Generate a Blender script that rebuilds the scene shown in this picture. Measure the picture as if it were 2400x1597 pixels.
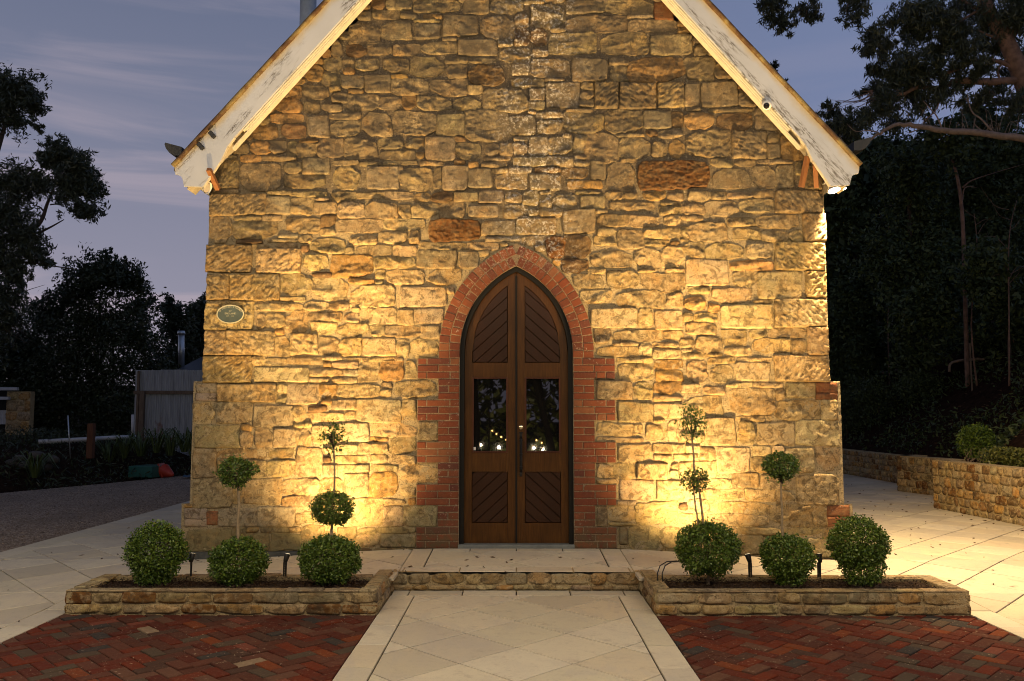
import bpy, math, random
import numpy as np
from mathutils import Vector, Matrix, noise as mnoise
R = math.radians
for o in list(bpy.data.objects): bpy.data.objects.remove(o)
scene = bpy.context.scene
col = scene.collection

# ------------------------------------------------------------------ camera
FPX, CX, CY = 1950.0, 1200.0, 798.5            # focal length and centre in photograph pixels (2400 x 1597)
PITCH, YAW = math.atan(167.5/FPX), math.atan(10/FPX)
CAM = np.array([0.0, -10.2, 1.67])
cam = bpy.data.objects.new('camera', bpy.data.cameras.new('camera'))
col.objects.link(cam)
cam.location = CAM
cam.rotation_euler = (math.pi/2+PITCH, 0, YAW)
cam.data.sensor_width = 36
cam.data.lens = 36*FPX/2400
cam.data.clip_start = .05
cam.data.clip_end = 900
scene.camera = cam
_f = np.array([-math.sin(YAW)*math.cos(PITCH), math.cos(YAW)*math.cos(PITCH), math.sin(PITCH)])
_r = np.array([math.cos(YAW), math.sin(YAW), 0])
_u = np.cross(_r, _f)
def P(px, py, Y):
    """the place at depth Y that the photograph shows at (px, py)"""
    d = _f+_r*(px-CX)/FPX-_u*(py-CY)/FPX
    return CAM+d*(Y-CAM[1])/d[1]
def PZ(px, py, Z):
    d = _f+_r*(px-CX)/FPX-_u*(py-CY)/FPX
    return CAM+d*(Z-CAM[2])/d[2]

# ------------------------------------------------------------------ render and exposure
scene.render.engine = 'CYCLES'
scene.cycles.use_denoising = True
scene.cycles.filter_width = 1.0
scene.cycles.adaptive_threshold = .01
scene.cycles.max_bounces = 5
scene.cycles.diffuse_bounces = 3
scene.cycles.glossy_bounces = 3
scene.cycles.sample_clamp_indirect = 2
scene.view_settings.view_transform = 'Standard'
scene.view_settings.look = 'None'
scene.view_settings.exposure = 0.0
scene.view_settings.gamma = 1.0
scene.view_settings.use_curve_mapping = False
LAMP = 1.0                                     # overall level of the warm lamps

# ------------------------------------------------------------------ node helper
class NT:
    def __init__(s, tree):
        s.t = tree; s.n = tree.nodes; s.l = tree.links
    def new(s, typ, ins=None, **kw):
        nd = s.n.new(typ)
        for k, v in kw.items(): setattr(nd, k, v)
        for k, v in (ins or {}).items(): s.put(nd, k, v)
        return nd
    def put(s, nd, k, v):
        sk = nd.inputs[k]
        if isinstance(v, bpy.types.NodeSocket): s.l.new(v, sk)
        elif isinstance(v, (tuple, list)) and sk.type == 'RGBA' and len(v) == 3: sk.default_value = (*v, 1)
        else: sk.default_value = v
    def noise(s, vec, scale, detail=4, rough=.55, dist=0.0):
        nd = s.new('ShaderNodeTexNoise', {'Scale': scale, 'Detail': detail, 'Roughness': rough, 'Distortion': dist})
        if vec is not None: s.put(nd, 'Vector', vec)
        return nd.outputs['Fac']
    def ramp(s, fac, stops, interp='LINEAR'):
        nd = s.new('ShaderNodeValToRGB'); cr = nd.color_ramp; cr.interpolation = interp
        while len(cr.elements) < len(stops): cr.elements.new(.5)
        for e, (p, c) in zip(cr.elements, stops):
            e.position = p; e.color = (*c, 1) if len(c) == 3 else c
        s.put(nd, 'Fac', fac)
        return nd.outputs['Color']
    def step(s, fac, a, b, lo=0.0, hi=1.0):
        nd = s.new('ShaderNodeMapRange', {'From Min': a, 'From Max': b, 'To Min': lo, 'To Max': hi}, interpolation_type='SMOOTHSTEP')
        s.put(nd, 'Value', fac)
        return nd.outputs['Result']
    def math(s, op, a, b=0.0, c=0.0):
        nd = s.new('ShaderNodeMath', operation=op)
        for k, v in enumerate((a, b, c)): s.put(nd, k, v)
        return nd.outputs[0]
    def mix(s, fac, a, b, mode='MIX'):
        nd = s.new('ShaderNodeMix', data_type='RGBA', blend_type=mode)
        s.put(nd, 0, fac); s.put(nd, 6, a); s.put(nd, 7, b)
        return nd.outputs[2]
    def pos(s, scale=(1, 1, 1), rot=(0, 0, 0), kind='world'):
        if kind == 'world': v = s.new('ShaderNodeNewGeometry').outputs['Position']
        else: v = s.new('ShaderNodeTexCoord').outputs['Object']
        if scale != (1, 1, 1) or rot != (0, 0, 0):
            v = s.new('ShaderNodeMapping', {'Vector': v, 'Scale': scale, 'Rotation': rot}).outputs[0]
        return v
    def bump(s, h, strength, dist, normal=None):
        nd = s.new('ShaderNodeBump', {'Height': h, 'Strength': strength, 'Distance': dist})
        if normal is not None: s.put(nd, 'Normal', normal)
        return nd.outputs[0]

# ------------------------------------------------------------------ sky at dusk
world = bpy.data.worlds.new('World'); scene.world = world; world.use_nodes = True
w = NT(world.node_tree); w.n.clear()
gen = w.new('ShaderNodeTexCoord').outputs['Generated']
sep = w.new('ShaderNodeSeparateXYZ', {0: gen})
grad = w.ramp(sep.outputs['Z'], [(0.0, (.335, .30, .36)), (.13, (.285, .278, .360)), (.30, (.195, .212, .305)), (.47, (.128, .155, .246)), (.62, (.075, .095, .160)), (1.0, (.022, .032, .065))])
cm = w.new('ShaderNodeMapping', {'Vector': gen, 'Scale': (1.6, 1.6, 11.0), 'Rotation': (.05, .10, .3)}).outputs[0]
cl = w.noise(cm, 1.7, 6, .55, .6)
cl = w.step(cl, .44, .66)
low = w.step(sep.outputs['Z'], .62, .05)
bank = w.noise(w.new('ShaderNodeMapping', {'Vector': gen, 'Scale': (1.0, 1.0, 7.0), 'Location': (3, 1, .4)}).outputs[0], 2.1, 5, .5, .3)
cl = w.math('MAXIMUM', cl, w.math('MULTIPLY', w.step(bank, .5, .75), .7))
cl = w.math('MULTIPLY', cl, w.math('MULTIPLY', low, .95))
side = w.step(sep.outputs['X'], -.3, .5)
skyc = w.mix(w.math('MULTIPLY', side, .75), grad, w.mix(.8, grad, (.180, .240, .430)))
skyc = w.mix(cl, skyc, w.mix(side, (.40, .345, .410), (.25, .265, .39)))
nish = w.new('ShaderNodeTexSky', sky_type='NISHITA')
nish.sun_disc = False; nish.sun_elevation = R(-4); nish.sun_rotation = R(200)
bg1 = w.new('ShaderNodeBackground', {'Color': skyc, 'Strength': 1.0})
bg2 = w.new('ShaderNodeBackground', {'Color': nish.outputs[0], 'Strength': .05})
add = w.new('ShaderNodeAddShader', {0: bg1.outputs[0], 1: bg2.outputs[0]})
out = w.new('ShaderNodeOutputWorld', {'Surface': add.outputs[0]})

# ------------------------------------------------------------------ materials
def new_mat(name):
    m = bpy.data.materials.new(name); m.use_nodes = True
    t = NT(m.node_tree); b = t.n['Principled BSDF']
    return m, t, b
def plain(name, c, rough=.7, var=.25, scale=12, metal=0.0, bump=.15, bdist=.004, spec=.5):
    m, t, b = new_mat(name)
    v = t.pos()
    n = t.noise(v, scale, 5, .6)
    dk = tuple(x*(1-var) for x in c); lt = tuple(min(1, x*(1+var)) for x in c)
    t.put(b, 'Base Color', t.ramp(n, [(.3, dk), (.7, lt)]))
    t.put(b, 'Roughness', rough); t.put(b, 'Metallic', metal); t.put(b, 'Specular IOR Level', spec)
    if bump: t.put(b, 'Normal', t.bump(t.noise(v, scale*5, 4), bump, bdist))
    return m
def emit(name, c, s):
    m, t, b = new_mat(name)
    t.put(b, 'Base Color', (.8, .8, .8)); t.put(b, 'Emission Color', c); t.put(b, 'Emission Strength', s)
    return m
MAT = {}

def stone_mat(name, grime=True):
    m, t, b = new_mat(name)
    at = t.new('ShaderNodeAttribute', attribute_name='tone'); tone = at.outputs['Color']; keep = at.outputs['Alpha']
    v = t.pos(); sp = t.new('ShaderNodeSeparateXYZ', {0: v})
    n1 = t.noise(v, 3.1, 5, .62, .4); n2 = t.noise(v, 14, 6, .65); n3 = t.noise(v, 60, 4, .6)
    c = t.mix(t.math('MULTIPLY', keep, t.step(n1, .40, .72)), tone, t.mix(.6, tone, (.40, .225, .070)))           # iron-stained patches
    c = t.mix(t.math('MULTIPLY', keep, t.step(n2, .48, .60, 0, .7)), c, t.mix(.5, c, (.60, .48, .29)))            # pale worn faces
    c = t.mix(t.step(t.noise(v, 10, 8, .75, .8), .50, .42, 0, .85), c, t.mix(.8, c, (.075, .052, .030)))         # dark crusts
    c = t.mix(t.step(n3, .52, .62, 0, .5), c, t.mix(.6, c, (.07, .05, .03)))
    c = t.mix(t.math('MULTIPLY', keep, t.step(t.noise(v, 95, 3, .7), .57, .66, 0, .55)), c, (.07, .048, .028))         # pits
    band = t.noise(t.pos((2.0, 2.0, 9.0), (0, .5, 0)), 2.4, 5, .6, 1.2)                  # bedding bands
    c = t.mix(t.step(band, .52, .66, 0, .40), c, t.mix(.6, c, (.30, .17, .065)))
    if grime:
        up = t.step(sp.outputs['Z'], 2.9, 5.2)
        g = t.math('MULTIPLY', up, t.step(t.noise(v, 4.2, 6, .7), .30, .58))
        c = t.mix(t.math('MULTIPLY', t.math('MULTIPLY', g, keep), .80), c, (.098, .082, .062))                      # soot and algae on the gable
        ax = t.math('ABSOLUTE', t.math('SUBTRACT', sp.outputs['X'], t.math('MULTIPLY', t.noise(v, 1.2, 3), .5)))
        lm = t.math('MULTIPLY', t.step(ax, .75, .1), t.step(sp.outputs['Z'], 3.0, 3.7))
        lich = t.math('MULTIPLY', t.step(t.noise(v, 30, 5, .75), .51, .58), t.math('MULTIPLY', lm, t.step(t.noise(v, 5, 3), .36, .55)))
        c = t.mix(lich, c, (.52, .48, .42))
        sp2 = t.math('MULTIPLY', t.step(t.noise(v, 42, 4, .7), .66, .70), t.step(t.noise(v, 2.2, 3), .48, .62))
        c = t.mix(t.math('MULTIPLY', sp2, .8), c, (.55, .51, .45))
        lo = t.step(sp.outputs['Z'], .55, .05)
        c = t.mix(t.math('MULTIPLY', lo, t.step(n2, .35, .6, 0, .7)), c, (.17, .145, .07)) # damp moss line at the foot
    t.put(b, 'Base Color', c); t.put(b, 'Roughness', .93); t.put(b, 'Specular IOR Level', .2)
    h = t.math('ADD', t.math('MULTIPLY', n3, .6), t.noise(v, 170, 3, .6))
    nb = t.bump(n2, .5, .012); t.put(b, 'Normal', t.bump(h, 1.0, .012, nb))
    return m
MAT['stone'] = stone_mat('sandstone')
MAT['garden_stone'] = stone_mat('garden_sandstone', False)

def mortar_mat(name, light, dark):
    m, t, b = new_mat(name)
    v = t.pos(); z = t.new('ShaderNodeSeparateXYZ', {0: v}).outputs['Z']
    n = t.noise(v, 9, 6, .65)
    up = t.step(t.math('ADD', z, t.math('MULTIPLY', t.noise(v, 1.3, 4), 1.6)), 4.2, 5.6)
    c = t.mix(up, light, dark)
    c = t.mix(t.step(n, .35, .7, 0, .6), c, t.mix(.5, c, (.08, .065, .05)))
    c = t.mix(t.step(t.noise(v, 45, 5, .75), .55, .62, 0, .6), c, (.44, .37, .25))
    c = t.mix(t.step(t.noise(v, 70, 4, .7), .48, .38, 0, .7), c, (.05, .038, .026))
    t.put(b, 'Base Color', c); t.put(b, 'Roughness', .95); t.put(b, 'Specular IOR Level', .15)
    t.put(b, 'Normal', t.bump(t.noise(v, 50, 6, .75), 1.0, .025))
    return m
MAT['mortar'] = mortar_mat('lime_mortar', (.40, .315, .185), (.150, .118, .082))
MAT['brick_mortar'] = mortar_mat('brick_mortar', (.27, .20, .13), (.16, .125, .09))
MAT['garden_mortar'] = mortar_mat('cream_mortar', (.46, .35, .19), (.46, .35, .19))

def random_brick_mat(name, stops, crust, cthr, bumpd=.006, objspace=False):
    m, t, b = new_mat(name)
    rnd = t.new('ShaderNodeObjectInfo').outputs['Random']
    c = t.ramp(rnd, stops, 'CONSTANT')
    v = t.pos()
    n1 = t.noise(v, 17, 5, .65); n2 = t.noise(v, 55, 5, .7)
    c = t.mix(t.step(n1, .38, .68, 0, .6), c, t.mix(.55, c, (.07, .04, .03)))
    c = t.mix(t.step(n2, .52, .72, 0, .4), c, t.mix(.5, c, (.35, .2, .14)))
    patch = t.math('MULTIPLY', t.step(t.noise(v, 26, 5, .75), cthr, cthr+.06), t.step(t.noise(v, 2.3, 3), .45, .62))
    c = t.mix(t.math('MULTIPLY', patch, .85), c, crust)
    if name == 'red_brick':
        z = t.new('ShaderNodeSeparateXYZ', {0: v}).outputs['Z']
        li = t.math('MULTIPLY', t.step(z, 3.25, 3.8), t.step(t.noise(v, 34, 6, .8), .53, .60))
        c = t.mix(t.math('MULTIPLY', li, .9), c, (.46, .40, .35))                       # lichen at the point of the arch
        c = t.mix(t.math('MULTIPLY', t.step(z, .6, .05), t.step(n1, .3, .6, 0, .8)), c, (.10, .075, .04))
    t.put(b, 'Base Color', c); t.put(b, 'Roughness', .88); t.put(b, 'Specular IOR Level', .12)
    nb = t.bump(n1, .5, bumpd*1.5); t.put(b, 'Normal', t.bump(n2, .6, bumpd, nb))
    return m
MAT['brick'] = random_brick_mat('red_brick', [(0, (.160, .046, .024)), (.2, (.190, .060, .029)), (.4, (.130, .040, .024)), (.6, (.172, .052, .024)), (.8, (.112, .038, .027)), (.93, (.205, .080, .038))], (.46, .38, .31), .60)
MAT['paving_brick'] = random_brick_mat('old_paving_brick', [(0, (.085, .016, .008)), (.16, (.064, .022, .014)), (.3, (.108, .020, .008)), (.42, (.052, .027, .019)), (.52, (.085, .030, .019)), (.62, (.066, .014, .008)), (.74, (.140, .034, .011)), (.82, (.062, .045, .031)), (.88, (.095, .044, .028)), (.94, (.032, .030, .028)), (.972, (.21, .15, .095)), (.980, (.14, .04, .025))], (.42, .33, .24), .60, .004)

def paver_mat():
    m, t, b = new_mat('sawn_sandstone_paver')
    rnd = t.new('ShaderNodeObjectInfo').outputs['Random']
    c = t.ramp(rnd, [(0, (.52, .47, .345)), (.2, (.56, .50, .375)), (.4, (.45, .40, .30)), (.55, (.57, .515, .395)), (.7, (.47, .42, .325)), (.85, (.53, .46, .33))], 'CONSTANT')
    v = t.pos(); n = t.noise(v, 1.9, 5, .6, .8); n2 = t.noise(v, 24, 5, .65)
    c = t.mix(t.step(n, .40, .70, 0, .55), c, t.mix(.6, c, (.40, .355, .31)))
    c = t.mix(t.step(n2, .5, .75, 0, .3), c, (.30, .26, .2))
    c = t.mix(t.step(t.noise(v, 5.5, 6, .7), .54, .68, 0, .45), c, (.30, .25, .20))
    c = t.mix(t.step(t.noise(v, 130, 2, .6), .60, .68, 0, .35), c, (.22, .18, .14))
    c = t.mix(t.math('MULTIPLY', t.step(t.noise(t.pos((1, .35, 1)), 1.6, 6, .65, 1.5), .52, .62), .22), c, (.36, .33, .32))
    t.put(b, 'Base Color', c); t.put(b, 'Roughness', .62); t.put(b, 'Specular IOR Level', .35)
    t.put(b, 'Normal', t.bump(t.noise(v, 40, 5), .25, .004))
    return m
MAT['paver'] = paver_mat()

def wood_mat(name, a, bcol, rough, scale=(60, 60, 4)):
    m, t, b = new_mat(name)
    v = t.pos(scale); g = t.noise(v, 1, 6, .6, .6)
    c = t.ramp(g, [(.3, a), (.7, bcol)])
    c = t.mix(t.step(t.noise(t.pos((3, 3, 1.3)), 1.6, 4, .6), .42, .68, 0, .5), c, t.mix(.6, c, tuple(x*.45 for x in a)))
    t.put(b, 'Base Color', c); t.put(b, 'Roughness', rough); t.put(b, 'Specular IOR Level', .18)
    t.put(b, 'Normal', t.bump(g, .25, .003))
    return m
MAT['door_wood'] = wood_mat('door_timber', (.044, .0150, .0025), (.094, .038, .0068), .42)
MAT['panel_wood'] = wood_mat('panel_timber', (.022, .0075, .003), (.042, .015, .006), .36, (40, 40, 40))
MAT['bead_wood'] = wood_mat('glazing_bead_timber', (.055, .018, .010), (.085, .028, .014), .4)
MAT['strut_wood'] = wood_mat('strut_timber', (.24, .10, .04), (.34, .16, .07), .7, (40, 40, 5))
MAT['old_wood'] = wood_mat('grey_weathered_timber', (.10, .07, .05), (.19, .14, .10), .9)
MAT['post_wood'] = wood_mat('red_gum_post', (.08, .035, .02), (.15, .07, .04), .9)
MAT['black'] = plain('black_enamel', (.008, .007, .006), .6, .2, 30, spec=.2)
MAT['iron'] = plain('black_iron', (.018, .017, .017), .35, .3, 40, .6)
MAT['lamp_black'] = plain('lamp_housing_black', (.016, .015, .014), .5)
MAT['brass'] = plain('polished_brass', (.70, .58, .38), .25, .15, 40, 1.0)
MAT['white_plastic'] = plain('white_plastic', (.75, .74, .70), .4, .05, 20)
MAT['lens_black'] = plain('lens_black', (.01, .01, .012), .08, .1, 20, bump=0)
MAT['concrete'] = plain('dark_footing', (.055, .058, .056), .8, .35, 20)
MAT['slate'] = plain('slate_sill', (.16, .17, .16), .6, .2, 14)
MAT['galv'] = plain('galvanised_steel', (.42, .45, .47), .38, .15, 6, .75, bump=.05)
MAT['flue'] = plain('grey_painted_flue', (.36, .40, .43), .45, .2, 5, .2)
MAT['gutter'] = plain('charcoal_gutter', (.015, .015, .015), .5)
MAT['roof'] = plain('dark_iron_roof', (.05, .055, .065), .5, .25, 5, .3)
MAT['pvc'] = plain('white_drain_pipe', (.40, .41, .43), .45, .1, 8)
MAT['green_plastic'] = plain('green_plastic', (.022, .105, .085), .5, .15, 8)
MAT['red_plastic'] = plain('red_plastic', (.38, .035, .015), .5, .1, 8)
MAT['blue_tarp'] = plain('blue_tarp', (.035, .085, .14), .5, .2, 8)
MAT['soil'] = plain('dark_soil', (.035, .026, .018), .95, .5, 9, bump=.9, bdist=.05, spec=.05)
MAT['hill_soil'] = plain('bark_mulch_slope', (.026, .014, .009), .95, .6, 7, bump=1.0, bdist=.06, spec=.05)
MAT['mulch'] = plain('bark_mulch', (.022, .012, .007), .9, .7, 22, bump=.8, bdist=.01, spec=.1)
MAT['chip'] = plain('bark_chip', (.035, .019, .011), .85, .75, 35, bump=.4)
MAT['joint'] = plain('sand_joint', (.055, .042, .030), .95, .3, 20, bump=.5)
MAT['brick_joint'] = plain('dirt_joint', (.050, .038, .030), .95, .5, 14, bump=.6)
MAT['dead_leaf'] = plain('dead_leaf', (.07, .04, .02), .8, .4, 30)
MAT['cable'] = plain('black_cable', (.02, .02, .02), .5)
MAT['rock'] = plain('field_rock', (.07, .06, .05), .95, .4, 6, bump=.8, bdist=.03)

def gravel_mat():
    m, t, b = new_mat('crushed_gravel')
    v = t.pos()
    vo = t.new('ShaderNodeTexVoronoi', {'Vector': v, 'Scale': 42.0}); rc = vo.outputs['Color']
    g = t.new('ShaderNodeSeparateColor', {0: rc}).outputs[0]
    c = t.ramp(g, [(0, (.13, .095, .070)), (.45, (.25, .185, .135)), (.8, (.35, .27, .20)), (1, (.46, .38, .30))])
    c = t.mix(t.step(t.noise(v, 1.1, 4), .35, .7, 0, .35), c, (.14, .11, .085))
    t.put(b, 'Base Color', c); t.put(b, 'Roughness', .95); t.put(b, 'Specular IOR Level', .2)
    t.put(b, 'Normal', t.bump(t.math('SUBTRACT', 1.0, vo.outputs['Distance']), 1.0, .02))
    return m
MAT['gravel'] = gravel_mat()

def paint_mat():
    m, t, b = new_mat('weathered_white_paint')
    v = t.pos()
    c = t.mix(t.step(t.noise(v, 2.2, 5), .35, .7, 0, .5), (.52, .54, .59), (.43, .45, .49))
    at = t.new('ShaderNodeAttribute', attribute_name='along')          # u along the board, v across it
    st = t.noise(t.new('ShaderNodeMapping', {'Vector': at.outputs['Vector'], 'Scale': (7, 40, 1)}).outputs[0], 1.0, 8, .85, .15)
    wh = t.noise(t.new('ShaderNodeMapping', {'Vector': at.outputs['Vector'], 'Scale': (.9, 5, 1), 'Location': (2, .3, 0)}).outputs[0], 1.0, 3, .5)
    fl = t.math('MULTIPLY', t.step(st, .50, .55), t.step(wh, .50, .60))
    c = t.mix(t.math('MULTIPLY', fl, .9), c, (.085, .07, .055))         # flaked paint, bare wood
    c = t.mix(t.step(t.noise(v, 60, 3, .7), .68, .72, 0, .5), c, (.1, .08, .07))
    av = t.new('ShaderNodeSeparateXYZ', {0: at.outputs['Vector']}).outputs['Y']
    ye = t.math('MULTIPLY', t.step(t.math('ADD', av, t.math('MULTIPLY', t.noise(v, 5, 4), .16)), .47, .60), .75)
    c = t.mix(ye, c, (.50, .36, .10))                                   # lichen and rust run under the roof capping
    t.put(b, 'Base Color', c); t.put(b, 'Roughness', .6)
    t.put(b, 'Normal', t.bump(fl, .5, .002))
    return m
MAT['paint'] = paint_mat()
MAT['batten'] = plain('cream_paint', (.66, .60, .47), .55, .12, 9)
MAT['soffit'] = plain('soffit_boards', (.48, .42, .31), .7, .2, 6)
def cap_mat():
    m, t, b = new_mat('rusty_roof_capping')
    v = t.pos()
    c = t.ramp(t.noise(v, 3.2, 6, .7), [(.30, (.035, .018, .010)), (.46, (.11, .055, .020)), (.6, (.27, .20, .075)), (.75, (.20, .18, .14))])
    t.put(b, 'Base Color', c); t.put(b, 'Roughness', .7); t.put(b, 'Metallic', .2)
    return m
MAT['cap'] = cap_mat()
def corrug_mat():
    m, t, b = new_mat('old_corrugated_iron')
    v = t.pos(); rnd = t.new('ShaderNodeObjectInfo').outputs['Random']
    c = t.ramp(rnd, [(0, (.24, .26, .28)), (.35, (.31, .33, .355)), (.7, (.21, .225, .24))], 'CONSTANT')
    c = t.mix(t.step(t.noise(t.pos((1, 1, .35)), 2.0, 6, .7), .58, .70, 0, .9), c, (.14, .05, .03))
    c = t.mix(t.step(t.noise(t.pos((6, 6, .7)), 1.5, 4), .4, .7, 0, .5), c, (.12, .125, .13))
    t.put(b, 'Base Color', c); t.put(b, 'Roughness', .5); t.put(b, 'Metallic', .0)
    return m
MAT['corrugated'] = corrug_mat()
def glass_mat():
    m, t, b = new_mat('door_glass')
    t.put(b, 'Base Color', (.004, .004, .004)); t.put(b, 'Roughness', .015); t.put(b, 'IOR', 1.9)
    n = t.noise(t.pos(), 1.6, 2); t.put(b, 'Normal', t.bump(n, .03, .01))
    return m
MAT['glass'] = glass_mat()
def leaf_mat(name, a, bcol, rough=.45, sc=3.0):
    m, t, b = new_mat(name)
    at = t.new('ShaderNodeAttribute', attribute_name='shade').outputs['Fac']
    c = t.ramp(at, [(0, a), (1, bcol)])
    c = t.mix(t.step(t.noise(t.pos(), sc, 3), .35, .65, 0, .5), c, t.mix(.5, c, a))
    t.put(b, 'Base Color', c); t.put(b, 'Roughness', rough); t.put(b, 'Specular IOR Level', .35)
    return m
MAT['box_leaf'] = leaf_mat('box_leaf', (.026, .062, .009), (.150, .215, .030), .4)
MAT['box_leaf_yellow'] = leaf_mat('young_box_leaf', (.040, .060, .012), (.15, .15, .035), .45)
MAT['gum_leaf'] = leaf_mat('gum_leaf', (.024, .034, .020), (.062, .074, .044), .42)
MAT['dark_leaf'] = leaf_mat('dark_evergreen_leaf', (.014, .022, .010), (.042, .056, .024), .5)
MAT['wood_leaf'] = leaf_mat('woodland_leaf', (.018, .034, .012), (.075, .105, .036), .6)
MAT['silver_leaf'] = leaf_mat('silver_leaf', (.07, .075, .055), (.16, .16, .12), .6)
MAT['grass_leaf'] = leaf_mat('strap_leaf', (.02, .04, .01), (.10, .13, .04), .5)
MAT['bark'] = plain('gum_bark', (.17, .10, .07), .9, .45, 6, bump=.6, bdist=.02)
MAT['dark_bark'] = plain('dark_bark', (.055, .04, .03), .95, .4, 9, bump=.7, bdist=.02)
MAT['dead_wood'] = plain('bleached_dead_wood', (.20, .145, .115), .9, .3, 12, bump=.5, bdist=.01)
MAT['stem'] = plain('pale_topiary_stem', (.27, .20, .115), .8, .3, 30)
MAT['bulb'] = emit('overhead_fill_bulb', (1, .60, .22), 30)
MAT['far_bulb'] = emit('garden_bulb', (1, .52, .14), 55)
MAT['flood_lens'] = emit('flood_lens', (1, .80, .50), 14)
MAT['spot_lens'] = emit('spot_lens', (1, .78, .45), 4)
MAT['lens_off'] = plain('unlit_lens', (.55, .50, .42), .3, .1, 20)
MAT['plaque_green'] = plain('plaque_green', (.055, .072, .062), .35, .2, 12, .3, bump=.05)
MAT['plaque_gold'] = plain('plaque_gold', (.46, .42, .27), .4, .1, 30, .3, bump=0)

# ------------------------------------------------------------------ mesh helpers
ORG = {}
def link(o, parent=None, **props):
    col.objects.link(o)
    if parent is not None: o.parent = parent
    for k, v in props.items(): o[k] = v
    return o
def root(name, loc, label, cat, group=None, kind=None):
    o = bpy.data.objects.new(name, None); o.empty_display_size = .2
    o.location = loc; ORG[o.name] = np.array(loc, float)
    link(o, None, label=label, category=cat)
    if group: o['group'] = group
    if kind: o['kind'] = kind
    return o
def org(parent): return ORG.get(parent.name, np.zeros(3)) if parent is not None else np.zeros(3)
def mesh(name, V, F, mat, smooth=False, attrs=None):
    me = bpy.data.meshes.new(name)
    V = np.asarray(V, np.float32).reshape(-1, 3)
    if isinstance(F, np.ndarray):
        k = F.shape[1]; n = len(F)
        me.vertices.add(len(V)); me.vertices.foreach_set('co', V.ravel())
        me.loops.add(n*k); me.loops.foreach_set('vertex_index', F.astype(np.int32).ravel())
        me.polygons.add(n); me.polygons.foreach_set('loop_start', np.arange(0, n*k, k, dtype=np.int32))
        me.polygons.foreach_set('loop_total', np.full(n, k, np.int32))
        me.update(calc_edges=True)
    else:
        me.from_pydata(V.tolist(), [], F)
    if smooth: me.polygons.foreach_set('use_smooth', np.ones(len(me.polygons), bool))
    for k, (typ, arr) in (attrs or {}).items():
        a = me.attributes.new(k, typ, 'POINT')
        a.data.foreach_set('color' if typ == 'FLOAT_COLOR' else 'vector' if typ == 'FLOAT_VECTOR' else 'value', np.asarray(arr, np.float32).ravel())
    me.materials.append(MAT[mat] if isinstance(mat, str) else mat)
    return me
def obj(name, V, F, mat, parent=None, smooth=False, attrs=None, **props):
    """world-space geometry as one object; under a parent it is stored relative to the parent's root"""
    V = np.asarray(V, float).reshape(-1, 3)-org(parent)
    o = bpy.data.objects.new(name, mesh(name, V, F, mat, smooth, attrs))
    link(o, parent, **props)
    ORG[o.name] = org(parent)
    return o
class MB:
    """collects simple solids into one mesh"""
    def __init__(s): s.V = []; s.F = []
    def add(s, V, F):
        n = len(s.V); s.V += [tuple(map(float, v)) for v in V]; s.F += [tuple(i+n for i in f) for f in F]; return s
    def box(s, c, size, rot=None, bev=0.0):
        x, y, z = [k/2 for k in size]
        pts = []
        for sz in (-1, 1):
            for (a, b) in ((-1, -1), (1, -1), (1, 1), (-1, 1)): pts.append(Vector((a*x, b*y, sz*z)))
        if bev:
            b_ = min(bev, x*.9, y*.9, z*.9); pts = []
            for (zz, ins) in ((-z, b_), (-z+b_, 0), (z-b_, 0), (z, b_)):
                for (a, b) in ((-1, -1), (1, -1), (1, 1), (-1, 1)): pts.append(Vector((a*(x-ins), b*(y-ins), zz)))
        if rot is not None:
            M_ = rot if isinstance(rot, Matrix) else Matrix.Rotation(rot, 3, 'Z')
            pts = [M_ @ p for p in pts]
        pts = [p+Vector(c) for p in pts]
        L = len(pts)//4; F = [(3, 2, 1, 0), tuple(range(4*L-4, 4*L))]
        for k in range(L-1):
            for i in range(4): j = (i+1) % 4; F.append((4*k+i, 4*k+j, 4*k+4+j, 4*k+4+i))
        return s.add(pts, F)
    def tube(s, pts, rad, n=8, cap=True):
        pts = [Vector(map(float, p)) for p in pts]
        if not hasattr(rad, '__len__'): rad = [rad]*len(pts)
        V = []; F = []; prev = None
        for i, p in enumerate(pts):
            d = (pts[min(i+1, len(pts)-1)]-pts[max(i-1, 0)]).normalized()
            a = (prev-d*prev.dot(d)) if prev is not None else d.orthogonal()
            a = a.normalized() if a.length > 1e-6 else d.orthogonal().normalized()
            prev = a; b = d.cross(a)
            for k in range(n):
                t = 2*math.pi*k/n; V.append(p+(a*math.cos(t)+b*math.sin(t))*rad[i])
        for i in range(len(pts)-1):
            for k in range(n): j = (k+1) % n; F.append((i*n+k, i*n+j, i*n+n+j, i*n+n+k))
        if cap: F.append(tuple(range(n-1, -1, -1))); F.append(tuple(range((len(pts)-1)*n, len(pts)*n)))
        return s.add(V, F)
    def prism(s, poly, y0, y1):
        """polygon given as (x, z), extruded from y0 to y1 (y0 faces the camera)"""
        n = len(poly); V = [(x, y0, z) for x, z in poly]+[(x, y1, z) for x, z in poly]
        F = [tuple(range(n)), tuple(range(2*n-1, n-1, -1))]
        for i in range(n): j = (i+1) % n; F.append((i, i+n, j+n, j))
        return s.add(V, F)
    def obj(s, name, mat, parent=None, smooth=False, **props):
        return obj(name, s.V, s.F, mat, parent, smooth, None, **props)

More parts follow.
